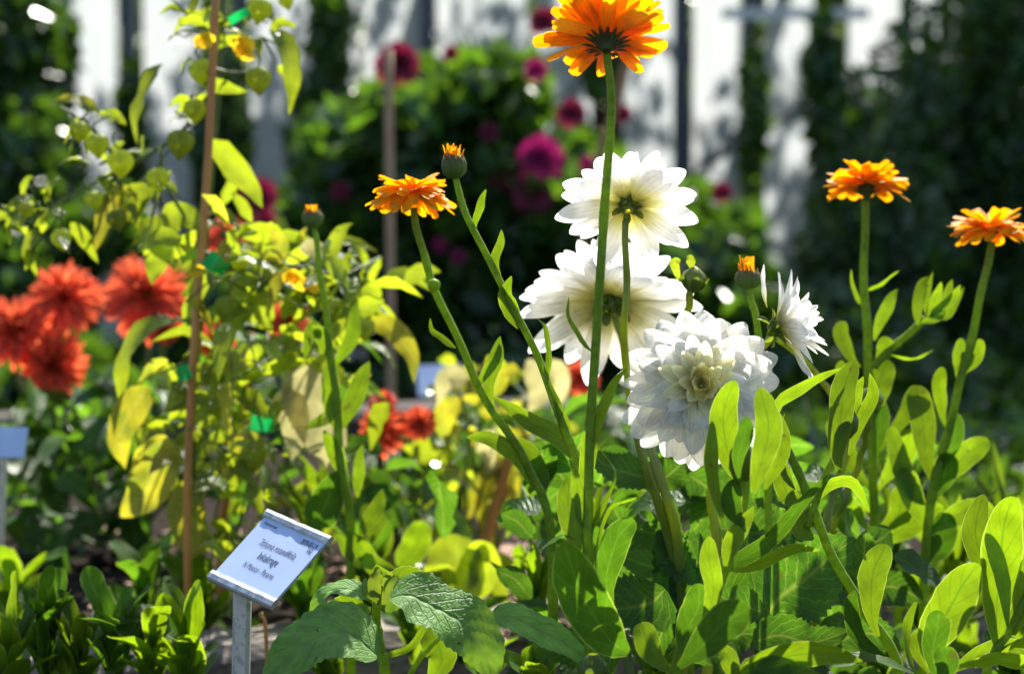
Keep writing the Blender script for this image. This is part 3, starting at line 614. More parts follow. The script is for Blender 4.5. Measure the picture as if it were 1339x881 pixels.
# coral-red dahlias at the left
def red_plant(label, blooms, fol, d, seed, sub=None):
    random.seed(seed); cx = blooms[0][0]; pl = thing('dahlia_plant', label, 'dahlia', root_at(cx, d, Z_BED), 'coral red dahlias')
    for x, y, r, ax in blooms:
        dahlia(pl, (x, y), d, ax, r * .97, 112, 4, 124, .34, 1.04, .19, 'red', None, 'petp', .5, .3, calyx=.16, seg=(7, 3), Lp=.6, pw=.75, jit=.2)
        c = P(x, y, d); p_stem(pl, [(x, y + 4, d + .03), (x + random.uniform(-8, 8), y + 60, d + .05), (cx, y + 190, d + .05)], d, 8, 'stem_dark', root_at(cx, d + .03, Z_BED))
    lm = MB()
    for x, y, rx, ry, n in fol:
        for i in range(n):
            s = P(x + random.gauss(0, rx * .5), y + random.gauss(0, ry * .5), d + random.gauss(0, .1)); dr = Vector((random.gauss(0, 1), random.gauss(0, .8), random.gauss(-.2, .4))).normalized(); L = M(random.uniform(50, 95), d)
            leaf(lm, [s, s + dr * L * .5 + Vector((0, 0, L * .1)), s + dr * L - Vector((0, 0, L * .15))], L * .55, 'ovate', random.uniform(-60, 60), (0, -.4, 1), 10, 3, .2, ser=.07)
    lm.build('foliage', 'dahlia', pl); return pl
RD = 2.40
red_plant('coral dahlia with three shaggy blooms near the left edge', [(84, 388, 54, (.1, -.9, .25)), (18, 432, 56, (-.2, -.9, .2)), (69, 478, 50, (0, -.85, -.3))], [(60, 590, 110, 60, 34), (40, 680, 100, 40, 16)], RD, 41)
red_plant('coral dahlia with one very large bloom behind the husk plant leaves', [(192, 385, 68, (.1, -.9, .3)), (215, 432, 28, (.1, -.6, -.5))], [(190, 560, 90, 70, 30), (150, 640, 90, 50, 18)], RD - .02, 42)
red_plant('coral dahlia partly hidden by the upright cane and yellow leaves', [(297, 308, 35, (.2, -.8, .5)), (282, 448, 32, (.2, -.8, 0))], [(310, 480, 70, 90, 26)], RD + .05, 43)
red_plant('coral dahlia with a small bloom behind the thin-stemmed bud', [(376, 418, 34, (.1, -.8, .4))], [(400, 520, 60, 80, 22)], 2.15, 44)
red_plant('coral dahlia low behind the wooden stake and white spots', [(496, 562, 38, (-.4, -.8, .2)), (550, 552, 27, (.4, -.8, .2)), (500, 522, 22, (0, -.5, .8))], [(520, 630, 70, 50, 20)], 2.17, 45)
red_plant('coral dahlia glimpsed beneath the white dahlias', [(760, 492, 28, (0, -.8, .3)), (845, 424, 26, (0, -.8, .3))], [(770, 560, 60, 50, 18)], 2.4, 46)

# tall physalis-like plant on the cane
PD = 1.94
ph = thing('husk_plant', 'tall plant with papery lantern husks and yellow-green leaves tied to a cane', 'plant', root_at(262, PD, Z_BED))
p_stem(ph, [(292, -50), (290, 60), (283, 160), (270, 300), (262, 420), (252, 560)], PD + .03, [6, 9], 'stem_dark', root_at(262, PD, Z_BED))
for s in ([(278, 150), (250, 160), (215, 190), (150, 225), (95, 255), (40, 285), (0, 268)],
          [(279, 90), (300, 95), (330, 95)], [(210, 195), (215, 235), (240, 280), (262, 330)], [(150, 225), (140, 190), (112, 160), (80, 140)],
          [(264, 420), (235, 418), (205, 412)], [(262, 440), (245, 470), (205, 490)], [(265, 330), (320, 340), (400, 350), (470, 370)], [(262, 560), (300, 590), (340, 600)],
          [(150, 225), (130, 290), (110, 330)], [(288, 30), (320, 20), (350, 30)]):
    p_stem(ph, s, PD, [5, 2.6], 'stem_dark', name='branch')
leaves(ph, PD, 'phys', 'phys', [
    ([(213, 84), (194, 102), (178, 150), (181, 190)], 34, dict(roll=50, fold=.3)), ([(276, 184), (304, 212), (330, 245), (347, 271)], 34, dict(roll=20)),
    ([(352, 38), (372, 62), (380, 110), (376, 151)], 34, dict(roll=-35)), ([(130, 150), (100, 132), (62, 135)], 22, dict(mat='yellow', roll=30)), ([(135, 150), (150, 152), (166, 165)], 18),
    ([(355, 40), (368, 31), (389, 36)], 15), ([(263, 110), (290, 112), (326, 121)], 22, dict(roll=25)), ([(185, 288), (205, 315), (232, 356)], 46, dict(roll=-20)),
    ([(205, 300), (210, 340), (200, 372)], 36, dict(mat='phys')), ([(180, 258), (150, 270), (125, 330)], 40, dict(mat='yellow')), ([(213, 295), (240, 282), (278, 300)], 44),
    ([(48, 300), (40, 325), (46, 362)], 26, dict(roll=30)), ([(30, 292), (10, 280), (-8, 292)], 22), ([(92, 292), (112, 315), (128, 345)], 22, dict(roll=30)),
    ([(190, 240), (175, 270), (180, 300)], 40), ([(232, 420), (185, 425), (158, 470), (152, 545)], 36, dict(mat='phys', roll=35, kind='lance')),
    ([(192, 505), (172, 530), (152, 575), (162, 615)], 48, dict(mat='yellow')), ([(210, 568), (206, 600), (190, 645), (158, 676)], 66, dict(mat='yellow', kind='ovate')),
    ([(248, 625), (240, 660), (248, 705), (256, 742)], 54, dict(mat='yellow', kind='ovate')), ([(300, 375), (320, 390), (345, 412), (352, 430)], 52, dict(roll=15)),
    ([(372, 492), (395, 515), (425, 575), (432, 622)], 70, dict(mat='pale', kind='ovate')), ([(375, 500), (385, 560), (382, 600)], 40, dict(mat='pale')),
    ([(352, 352), (368, 320), (350, 295)], 26, dict(mat='yellow')), ([(392, 325), (415, 328), (440, 352)], 24, dict(mat='pale')), ([(480, 420), (520, 430), (540, 460), (543, 500)], 30, dict(mat='yellow')),
    ([(455, 395), (485, 380), (490, 405)], 34), ([(300, 600), (330, 585), (350, 600)], 46, dict(mat='yellow')), ([(240, 425), (262, 360), (275, 330)], 24),
], n=14, m=5, ripple=.2)
random.seed(51)
def husk(pl, x, y, w_, d, h=None):
    h = h or w_ * 1.15; H = M(h, d); Wd = M(w_, d) / 2; mb = MB(); ax = (random.uniform(-.25, .25), random.uniform(-.2, .2), -1)
    C = P(x, y - h * .45, d)
    blob(mb, C, ax, [(0, Wd * .12), (H * .04, Wd * .5), (H * .15, Wd * .86), (H * .35, Wd), (H * .55, Wd * .88), (H * .72, Wd * .6), (H * .85, Wd * .3), (H, Wd * .04)], 30, 5, .09, random.random())
    o = mb.build('husk', 'husk', pl)
    sb = MB(); tube(sb, [C, C + Vector((random.uniform(-.008, .008), 0, .008)), C + Vector((random.uniform(-.012, .012), 0, .016))], .0009, 6, 5); sb.build('husk_stalk', 'stem_dark', o)
for x, y, w_ in ((238, 188, 36), (103, 172, 26), (127, 190, 30), (158, 214, 34), (338, 105, 34), (262, 95, 34), (255, 145, 30), (78, 313, 27), (150, 288, 27), (35, 275, 20), (342, 14, 32), (205, 235, 30), (372, 2, 20), (120, 262, 24),
                (300, 405, 34), (315, 340, 28), (440, 405, 30), (330, 600, 34), (475, 430, 28), (410, 372, 28)): husk(ph, x, y, w_, PD - .02)
twiggy(ph, [(110, 155), (75, 285), (20, 275), (130, 215), (160, 245), (250, 125), (290, 40), (245, 20), (345, 50), (200, 200), (205, 250), (50, 265), (265, 30), (225, 300)], 6, 15, 42, PD, 'phys', spread=36, seed=52, sd=.03)
twiggy(ph, [(300, 345), (345, 350), (400, 345), (440, 365), (470, 380), (330, 385), (290, 310), (420, 395), (275, 480), (250, 520), (300, 500)], 10, 26, 72, PD, 'phys', spread=58, yel=.12, seed=53, sd=.08)
twiggy(ph, [(300, 545), (340, 570), (360, 530), (290, 640), (330, 650), (310, 700), (270, 600), (390, 450), (350, 470)], 11, 26, 74, PD + .05, 'phys', spread=76, yel=.15, seed=54, sd=.12)
def little_flower(pl, x, y, r, d, mat='small_yellow'):
    fr = frame((random.uniform(-.5, .5), -.6, -.6)); mb = MB()
    for i in range(5): petal(mb, A(P(x, y, d)), fr, 1.2566 * i, R(50), M(r, d), M(r, d) * .9, .6, 'pet', .1, 0, 0, 0, 5, 3)
    mb.build('flower', mat, pl)
for x, y, r in ((266, 50, 16), (318, 55, 18), (322, 66, 16), (392, 363, 20), (380, 358, 14), (410, 372, 14), (256, 352, 12)): little_flower(ph, x, y, r, PD - .04)
def clip(x, y, w_, h, d, label, a):
    c = P(x, y, d); ax = Vector((math.cos(a), 0, math.sin(a))); up = Vector((-math.sin(a), 0, math.cos(a))); mb = MB()
    C = [c + ax * M(w_, d) * (t - .5) + Vector((0, -.006 * math.sin(t * 3.14), 0)) for t in np.linspace(0, 1, 8)]
    ribbon(mb, A([list(q) for q in C]), np.repeat(A([[0, -1, .1]]), 8, 0), np.full(8, M(h, d) / 2), 3, 0, .1)
    tube(mb, [c + Vector((.0, .004, -M(h, d) * .3)), c + Vector((0, .012, 0)), c + Vector((0, .004, M(h, d) * .3))], .0016, 8, 6)
    tag(mb.build('plant_clip', 'clip'), label, 'clip', 'green plant clips')
clip(282, 345, 30, 24, PD - .05, 'green plastic clip on the cane at the red bloom', -.7); clip(240, 487, 18, 20, PD - .05, 'small green plastic clip halfway down the cane', .3)
clip(343, 553, 30, 20, PD, 'green plastic clip at the short cane among the leaves', -.1); clip(313, 22, 30, 12, PD - .04, 'green plastic tie near the top of the tall cane', .5)

# other mid-distance plants
def midplant(label, d, root_x, anchors, n, lw, ll, mat, seed, kind='phys', yel=0., spread=50, zb=Z_BED, cat='plant', name='leafy_plant', top=None, **kw):
    b = root_at(root_x, d, zb); pl = thing(name, label, cat, b)
    twiggy(pl, anchors, n, lw, ll, d, mat, kind, spread, yel, seed, base=b, **kw); return pl
m1 = midplant('plant with limp yellow leaves hanging beside the tilted cane', 2.25, 640, [(600, 500), (620, 540), (660, 500), (690, 520), (610, 590), (650, 570), (700, 560)], 5, 22, 50, 'phys', 61, yel=.7, spread=40)
leaves(m1, 2.2, 'yellow', 'phys', [([(612, 495), (585, 495), (572, 530)], 30, dict(mat='pale')), ([(600, 520), (580, 545), (588, 590)], 34), ([(650, 600), (625, 640), (612, 680)], 30), ([(655, 610), (640, 660), (642, 715)], 40),
       ([(660, 600), (668, 640), (655, 690)], 34), ([(630, 565), (645, 590), (638, 620)], 44, dict(mat='pale')), ([(690, 470), (705, 510), (690, 540)], 34, dict(mat='pale')), ([(720, 470), (735, 500), (725, 540)], 30, dict(mat='pale')), ([(640, 520), (655, 490), (650, 470)], 30)])
midplant('low lime-green plant behind the label with round leaves', 2.35, 520, [(470, 590), (520, 640), (560, 620), (480, 680), (540, 690), (590, 640), (440, 640), (560, 560), (500, 720)], 9, 34, 48, 'phys', 62, spread=60, kind='ovate')
m3 = midplant('broad-leaved green plant behind the rough-leaved seedling', 2.05, 580, [(540, 760), (600, 750), (640, 720), (480, 760)], 5, 40, 70, 'phys', 63, spread=50, kind='ovate')
leaves(m3, 2.0, 'phys', 'round', [([(560, 800), (590, 760), (600, 700)], 80), ([(520, 740), (545, 715), (555, 680)], 48, dict(mat='cal')), ([(500, 730), (500, 700), (478, 660)], 40, dict(mat='cal')), ([(600, 780), (622, 750), (632, 705)], 60)])
midplant('bushy green plant below the coral blooms at the left', 2.35, 150, [(120, 620), (190, 700), (60, 720), (20, 660), (230, 620), (100, 560)], 8, 28, 66, 'dark_leaf', 64, kind='ovate', spread=60)
midplant('green dahlia foliage behind the tall central stems', 1.95, 780, [(720, 620), (760, 640), (740, 700), (700, 680), (830, 640), (720, 760), (880, 640)], 8, 32, 62, 'cal', 65, kind='ovate', spread=46)
midplant('sunlit leafy plant in the bed right of the white dahlia stems', 2.1, 1080, [(1030, 640), (1060, 700), (1100, 650), (1000, 720), (1130, 720), (1180, 690), (1230, 720), (1080, 760)], 8, 26, 56, 'cal', 66, kind='lance', spread=50)
midplant('green plant low in the right corner behind the broad leaves', 2.0, 1260, [(1240, 800), (1290, 760), (1200, 780), (1330, 800), (1180, 850)], 8, 26, 60, 'cal', 67, kind='spat', spread=46)
# calendula seedlings along the lower left
pos = [(62, 850, 1.69), (10, 875, 1.67), (105, 880, 1.69), (150, 850, 1.70), (200, 865, 1.69), (245, 875, 1.68), (190, 800, 1.98), (262, 810, 1.95), (15, 800, 2.0)]
whr = ['leftmost but one at the bottom left', 'cut off by the bottom left corner', 'third from the left along the bottom', 'in front of the bed edge below the yellow leaf', 'half way between the corner and the label post', 'closest to the label post on its left', 'under the two yellow hanging leaves', 'directly behind the label plate', 'at the left edge above the corner one']
for i, ((x, y, d), wh) in enumerate(zip(pos, whr)):
    pl = thing('calendula_seedling', 'young calendula with upright spoon-shaped leaves, ' + wh, 'plant', root_at(x, d, Z_FRONT if d < 1.8 else Z_BED), 'young calendulas at the lower left')
    rosette(pl, x, y, d, 14, 150, 34, 'cal' if i % 3 else 'cal_dark', seed=70 + i, lean=.62, root_z=Z_FRONT if d < 1.8 else Z_BED)

# ================================================================== labels on posts
Wm = Vector
def plane_sign(name, label, cat, c_px, d, a_v, b_v, scale, root_z, posts, text=True, card='card'):
    """a_v: along the top edge, b_v: down the face, both in (right, up, away) pixel units"""
    def w3(v): return RGT * v[0] + UPV * v[1] + FWD * v[2]
    a = w3(a_v) * (d / F); b = w3(b_v) * (d / F); W = a.length * scale; H = b.length * scale; ex = a.normalized(); ey = (-b).normalized(); ez = ex.cross(ey)
    ey = ez.cross(ex).normalized(); c = P(*c_px, d)
    base = Vector((c.x, c.y + .004, root_z)); t = thing(name, label, cat, base)
    Mx = Matrix((ex, ey, ez)).transposed()
    def loc(x, y, z): return c + Mx @ Vector((x, y, z))
    def lbox(mb, x0, x1, y0, y1, z0, z1):
        V = [loc(x, y, z)[:] for z in (z0, z1) for x, y in ((x0, y0), (x1, y0), (x1, y1), (x0, y1))]; mb.add(V, [(0, 3, 2, 1), (4, 5, 6, 7), (0, 1, 5, 4), (1, 2, 6, 5), (2, 3, 7, 6), (3, 0, 4, 7)])
    mb = MB(); lbox(mb, -W / 2, W / 2, -H / 2, H / 2, -.0012, 0); pl = mb.build('plate', 'steel', t, False)
    mb = MB(); nx_, ny_ = 16, 16; V = []; UVs = []
    for i in range(nx_ + 1):
        for j in range(ny_ + 1):
            x = -W / 2 + .0006 + (W - .0012) * i / nx_; y = -H / 2 + .001 + (H - .002) * j / ny_
            V.append(loc(x, y, .0006 + .0001 * math.sin(i * .5) * math.sin(j * .4 + 1))[:])
    mb.add(V, [(i * (ny_ + 1) + j, (i + 1) * (ny_ + 1) + j, (i + 1) * (ny_ + 1) + j + 1, i * (ny_ + 1) + j + 1) for i in range(nx_) for j in range(ny_)]); cd = mb.build('card', card, t)
    if text:
        for nm, y0, y1 in (('clamp_strip', H / 2 - W * .105, H / 2 + .0015), ('clamp_strip', -H / 2 - .0015, -H / 2 + W * .12)):
            mb = MB(); prof_ = [(y0, .0008), (y0 + .0008, .0024), ((y0 + y1) / 2, .0030), (y1 - .001, .0026), (y1, .0008), (y1, -.002), (y0, -.002)]; V = []
            n = 20
            for i in range(n + 1):
                x = -W / 2 - .001 + (W + .002) * i / n; dent = .0006 * math.exp(-((x + W * .05) / .003) ** 2) if y1 > 0 else 0
                for (yy, zz) in prof_: V.append(loc(x, yy, zz - (dent if zz > 0 else 0) + .00015 * math.sin(i * 1.7) * (zz > 0))[:])
            m = len(prof_); mb.add(V, [(i * m + k, i * m + (k + 1) % m, (i + 1) * m + (k + 1) % m, (i + 1) * m + k) for i in range(n) for k in range(m)] + [tuple(range(m)), tuple(n * m + k for k in range(m))[::-1]])
            mb.build(nm, 'steel', t, False)
        def write(s, x, y, size, sx, align='CENTER', bold=0.0, shear=0.):
            cu = bpy.data.curves.new('t', 'FONT'); cu.body = s; cu.size = size; cu.align_x = align; cu.shear = shear; cu.offset = bold; cu.extrude = 0
            tmp = bpy.data.objects.new('t', cu); col.objects.link(tmp); bpy.context.view_layer.update(); dg = bpy.context.evaluated_depsgraph_get(); me = bpy.data.meshes.new_from_object(tmp.evaluated_get(dg))
            bpy.data.objects.remove(tmp); org = Vector(t['_o'])
            for v in me.vertices: v.co = loc(v.co.x * sx + x, v.co.y + y, .00085) - org
            me.materials.append(MT['print_']); o = bpy.data.objects.new('lettering', me); col.objects.link(o); o.parent = cd
        write('Asteraceae', -W * .43, H * .335, .0045, .6, 'LEFT'); write('2020-07-19', W * .44, H * .30, .0062, .5, 'RIGHT', .00008); write('V42', W * .43, H * .225, .0058, .5, 'RIGHT', .00008)
        write('Tithonia rotundifolia', 0, H * .085, .0088, .46, 'CENTER', .00003, .2); write('Inkakrage', 0, -H * .07, .0098, .48, 'CENTER', .00008); write('N Mexico - Panama', 0, -H * .225, .0076, .46, 'CENTER', .0000)
    for (dx, wp) in posts:
        top = loc(dx, -H * .36, -.004); mb = MB(); wv = M(wp, d) / 2
        # U-shaped steel post
        sec = [(-wv, .006), (-wv, 0), (-wv * .55, -.0035), (wv * .55, -.0035), (wv, 0), (wv, .006), (wv * .8, .006), (wv * .8, .0012), (wv * .5, -.0018), (-wv * .5, -.0018), (-wv * .8, .0012), (-wv * .8, .006)]
        V = []; n = 10
        for i in range(n + 1):
            z = top.z + (root_z - .05 - top.z) * i / n; x = top.x - .012 * i / n
            for (sx_, sy_) in sec: V.append((x + sx_, top.y + .004 + sy_, z - (0 if i else -.004)))
        m = len(sec); mb.add(V, [(i * m + k, (i + 1) * m + k, (i + 1) * m + (k + 1) % m, i * m + (k + 1) % m) for i in range(n) for k in range(m)] + [tuple(range(m))]); mb.build('post', 'steel', t, False)
    return t
plane_sign('plant_label', 'tilted white botanical label in metal clamps on a steel post, in front', 'plant label', (353.5, 729.5), 1.52, (91, -32, -56), (-73, -84, -70.6), .96, Z_FRONT, [(-.008, 23)])
plane_sign('plant_label', 'blurred blue-white label at the left edge below the coral blooms', 'plant label', (4, 578), 2.1, (60, -2, 4), (2, -40, -26), 1.0, Z_BED, [(0, 8)], False)
plane_sign('plant_label', 'blurred blue label between the wooden stake and yellow leaves', 'plant label', (575, 497), 3.1, (58, 2, 4), (4, -40, -30), 1.0, Z_PATH, [(0, 7)], False)

# ================================================================== foreground plants
random.seed(101)
HR = 3500
# tallest calendula
a = thing('calendula_plant', 'tallest calendula whose open orange flower touches the top edge', 'calendula', root_at(775, 1.42, Z_FRONT), 'calendulas in the foreground')
p_stem(a, [(794, 68), (799, 130), (792, 260), (779, 440), (771, 600), (768, 720), (772, 880)], 1.38, [10, 12, 14], 'stem', root_at(775, 1.42, Z_FRONT), HR)
calendula_flower(a, (793, 52), 1.38, (0.02, .62, .78), 84, ((15, 84), (19, 72), (20, 56)), .1, .2, .17, .2)
leaves(a, 1.38, 'cal', 'spat', [
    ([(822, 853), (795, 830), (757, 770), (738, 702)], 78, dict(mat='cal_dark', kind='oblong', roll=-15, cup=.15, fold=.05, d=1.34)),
    ([(800, 790), (796, 750), (812, 705), (828, 678)], 42, dict(kind='oblong', mat='cal_dark')), ([(783, 760), (780, 715), (795, 668), (832, 650)], 24, dict(roll=65, twist=30)),
    ([(768, 735), (755, 700), (744, 660), (745, 626)], 38, dict(kind='oblong')), ([(771, 700), (785, 660), (800, 620), (785, 588)], 20, dict(roll=60, twist=40, kind='narrow')),
    ([(774, 460), (758, 440), (745, 415), (743, 388)], 7, dict(kind='narrow')), ([(770, 640), (785, 545), (805, 505), (818, 478)], 17, dict(kind='narrow', roll=20)),
    ([(752, 705), (735, 700), (708, 717)], 14, dict(roll=60)), ([(768, 690), (762, 640), (765, 590), (768, 560)], 26, dict(kind='oblong', d=1.42)), ([(745, 600), (755, 640), (765, 690)], 20)])
mb = MB(); blob(mb, P(775, 895, 1.36), (0, 0, 1), [(0, .004), (.006, .010), (.014, .009), (.02, .003)], 12); mb.build('bud', 'sepal', a)
cs = thing('cut_stalk', 'cut-off green stalk stump at the bottom beside the big hanging leaf', 'stalk', root_at(822, 1.36, Z_FRONT))
p_stem(cs, [(818, 822), (822, 880)], 1.36, 12, 'stem_dark', root_at(822, 1.36, Z_FRONT), 2500)
# bud stem
b = thing('calendula_plant', 'calendula with a closed purple-green bud leaning left of the white dahlias', 'calendula', root_at(780, 1.5, Z_FRONT), 'calendulas in the foreground')
p_stem(b, [(596, 234), (604, 265), (620, 303), (660, 380), (700, 460), (728, 535), (757, 615), (770, 720)], 1.47, [8, 9, 10, 12], 'stem', root_at(780, 1.48, Z_FRONT), HR)
calendula_bud(b, (595, 232), 1.47, (-.08, 0, 1), 34, 40)
leaves(b, 1.47, 'cal', 'lance', [([(619, 301), (624, 280), (630, 262), (635, 247)], 13, dict(roll=30, base_w=.6)), ([(652, 360), (646, 338), (652, 318), (656, 300)], 14, dict(base_w=.5)),
       ([(681, 427), (668, 405), (662, 385), (668, 360)], 26, dict(kind='ovate', base_w=.5)), ([(715, 500), (718, 465), (712, 430), (702, 415)], 11, dict(kind='narrow', roll=40)), ([(745, 560), (735, 545), (725, 535)], 12),
       ([(740, 580), (733, 545), (726, 515), (706, 470)], 16, dict(roll=40))])
# orange flower left
c_ = thing('calendula_plant', 'calendula with a drooping-petalled orange flower before the wooden stake', 'calendula', root_at(745, 1.62, Z_FRONT), 'calendulas in the foreground')
p_stem(c_, [(541, 272), (550, 320), (567, 372), (601, 450), (640, 530), (690, 610), (720, 700)], 1.6, [9, 10, 11], 'stem', root_at(745, 1.62, Z_FRONT), HR)
calendula_flower(c_, (539, 252), 1.6, (-.03, .12, 1), 56, ((15, 106), (19, 94), (20, 80), (16, 62)), .45, .2, .14, .14)
mb = MB(); blob(mb, P(566, 373, 1.59), (1, 0, .2), [(-.004, .0015), (-.002, .0045), (.002, .005), (.005, .003), (.006, .0)], 10); mb.build('stem_knot', 'stem', c_)
leaves(c_, 1.6, 'cal', 'narrow', [([(596, 455), (580, 442), (567, 432), (562, 416)], 10), ([(625, 505), (640, 480), (648, 460), (655, 440)], 17, dict(kind='lance')), ([(645, 540), (638, 500), (648, 470), (655, 445)], 18, dict(kind='lance')),
       ([(762, 604), (730, 580), (690, 555), (642, 520)], 34, dict(kind='lance', d=1.55)), ([(668, 575), (690, 590), (705, 620), (712, 648)], 36, dict(kind='lance', d=1.65)), ([(700, 640), (680, 600), (640, 575), (610, 570)], 24, dict(kind='lance'))])
# far left thin bud
d_ = thing('calendula_plant', 'calendula with a small brownish closed bud above the label', 'calendula', root_at(462, 1.82, Z_FRONT), 'calendulas in the foreground')
p_stem(d_, [(410, 296), (418, 350), (427, 420), (437, 500), (446, 600), (458, 700)], 1.8, [7, 10, 13], 'stem', root_at(462, 1.82, Z_FRONT), 1500)
calendula_bud(d_, (409, 297), 1.8, (-.02, 0, 1), 29, 30, .0)
leaves(d_, 1.8, 'cal', 'lance', [([(442, 565), (436, 530), (432, 490), (436, 465)], 30), ([(448, 560), (462, 530), (475, 500), (482, 472)], 30), ([(420, 440), (410, 430), (398, 470)], 20), ([(436, 480), (455, 450), (462, 420), (466, 395)], 22),
       ([(434, 470), (420, 440), (408, 425)], 22), ([(468, 650), (470, 615), (474, 580)], 16), ([(410, 690), (425, 660), (445, 612)], 54, dict(kind='ovate', mat='cal_dark')), ([(470, 700), (490, 670), (500, 640)], 24), ([(452, 620), (440, 590), (425, 560)], 26),
       ([(400, 560), (430, 540), (436, 500)], 20), ([(500, 760), (480, 720), (450, 690)], 30), ([(440, 700), (470, 730), (520, 740)], 26)])
# right calendulas
e_ = thing('calendula_plant', 'calendula with a wide orange flower and green calyx, left one at the right side', 'calendula', root_at(1145, 1.8, Z_FRONT), 'calendulas in the foreground')
p_stem(e_, [(1131, 262), (1130, 370), (1135, 460), (1140, 580), (1145, 720)], 1.78, [10, 11, 14], 'stem', root_at(1145, 1.8, Z_FRONT), 4500)
calendula_flower(e_, (1133, 243), 1.78, (0, .2, 1), 55, ((15, 92), (19, 82), (20, 68), (14, 46)), .35, .17, .19, .25)
leaves(e_, 1.78, 'cal', 'spat', [([(1143, 445), (1155, 415), (1166, 395), (1174, 378)], 18, dict(kind='lance')), ([(1134, 380), (1152, 368), (1175, 353)], 7, dict(kind='narrow', roll=60)), ([(1128, 400), (1118, 380), (1112, 352)], 7, dict(kind='narrow')),
       ([(1125, 480), (1108, 465), (1098, 440), (1102, 420)], 26), ([(1145, 480), (1155, 460), (1160, 440)], 24), ([(1140, 560), (1150, 510), (1164, 472)], 38), ([(1150, 590), (1180, 545), (1200, 505)], 26), ([(1128, 560), (1105, 500), (1100, 470)], 24),
       ([(1138, 640), (1110, 600), (1095, 570), (1085, 545)], 36), ([(1148, 640), (1175, 600), (1190, 560)], 40), ([(1142, 700), (1120, 680), (1100, 640)], 36), ([(1160, 463), (1190, 468), (1222, 458)], 14, dict(roll=85)),
       ([(1145, 600), (1152, 560), (1150, 520)], 30, dict(mat='cal_dark')), ([(1150, 720), (1180, 690), (1230, 660)], 40), ([(1145, 700), (1175, 670), (1180, 630)], 40)])
p_stem(e_, [(1143, 480), (1160, 460), (1190, 435), (1210, 415)], 1.78, [10, 9], 'stem', hair=2500, name='side_shoot')
leaves(e_, 1.76, 'cal', 'lance', [([(1200, 425), (1203, 400), (1208, 375), (1220, 362)], 16), ([(1212, 415), (1215, 385), (1222, 355)], 8), ([(1215, 415), (1235, 390), (1245, 365)], 14), ([(1215, 415), (1240, 395), (1255, 372)], 14), ([(1215, 415), (1240, 410), (1262, 375)], 12), ([(1212, 415), (1222, 390), (1230, 368)], 14), ([(1205, 422), (1225, 415), (1240, 400)], 14)])
f_ = thing('calendula_plant', 'calendula with an orange flower cut off by the right edge', 'calendula', root_at(1200, 1.78, Z_FRONT), 'calendulas in the foreground')
p_stem(f_, [(1297, 316), (1284, 380), (1268, 450), (1248, 530), (1225, 620), (1210, 720)], 1.75, [10, 11, 14], 'stem', root_at(1200, 1.78, Z_FRONT), 3500)
calendula_flower(f_, (1295, 300), 1.75, (.05, .1, 1), 54, ((13, 98), (19, 86), (20, 74), (12, 50)), .3, .2, .14, .16)
leaves(f_, 1.75, 'cal', 'spat', [([(1254, 505), (1250, 475), (1256, 442)], 16), ([(1260, 490), (1272, 470), (1282, 443)], 18), ([(1252, 500), (1262, 470), (1268, 450)], 22), ([(1238, 560), (1232, 520), (1228, 478)], 20), ([(1225, 640), (1205, 590), (1200, 540), (1203, 505)], 42),
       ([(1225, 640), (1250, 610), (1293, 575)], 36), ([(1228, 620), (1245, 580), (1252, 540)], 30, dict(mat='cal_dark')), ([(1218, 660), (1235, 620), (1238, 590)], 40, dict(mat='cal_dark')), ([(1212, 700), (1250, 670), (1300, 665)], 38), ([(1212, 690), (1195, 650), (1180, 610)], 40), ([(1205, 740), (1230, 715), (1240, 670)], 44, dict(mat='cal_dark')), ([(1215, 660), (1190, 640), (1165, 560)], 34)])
g_ = thing('calendula_plant', 'calendula with a half-open orange bud just above the biggest white dahlia', 'calendula', root_at(1000, 1.6, Z_FRONT), 'calendulas in the foreground')
p_stem(g_, [(979, 375), (983, 395), (990, 425), (1000, 520), (1005, 700)], 1.56, [8, 10], 'stem', root_at(1000, 1.6, Z_FRONT), HR)
calendula_bud(g_, (978, 376), 1.56, (0, 0, 1), 36, 32, .9)
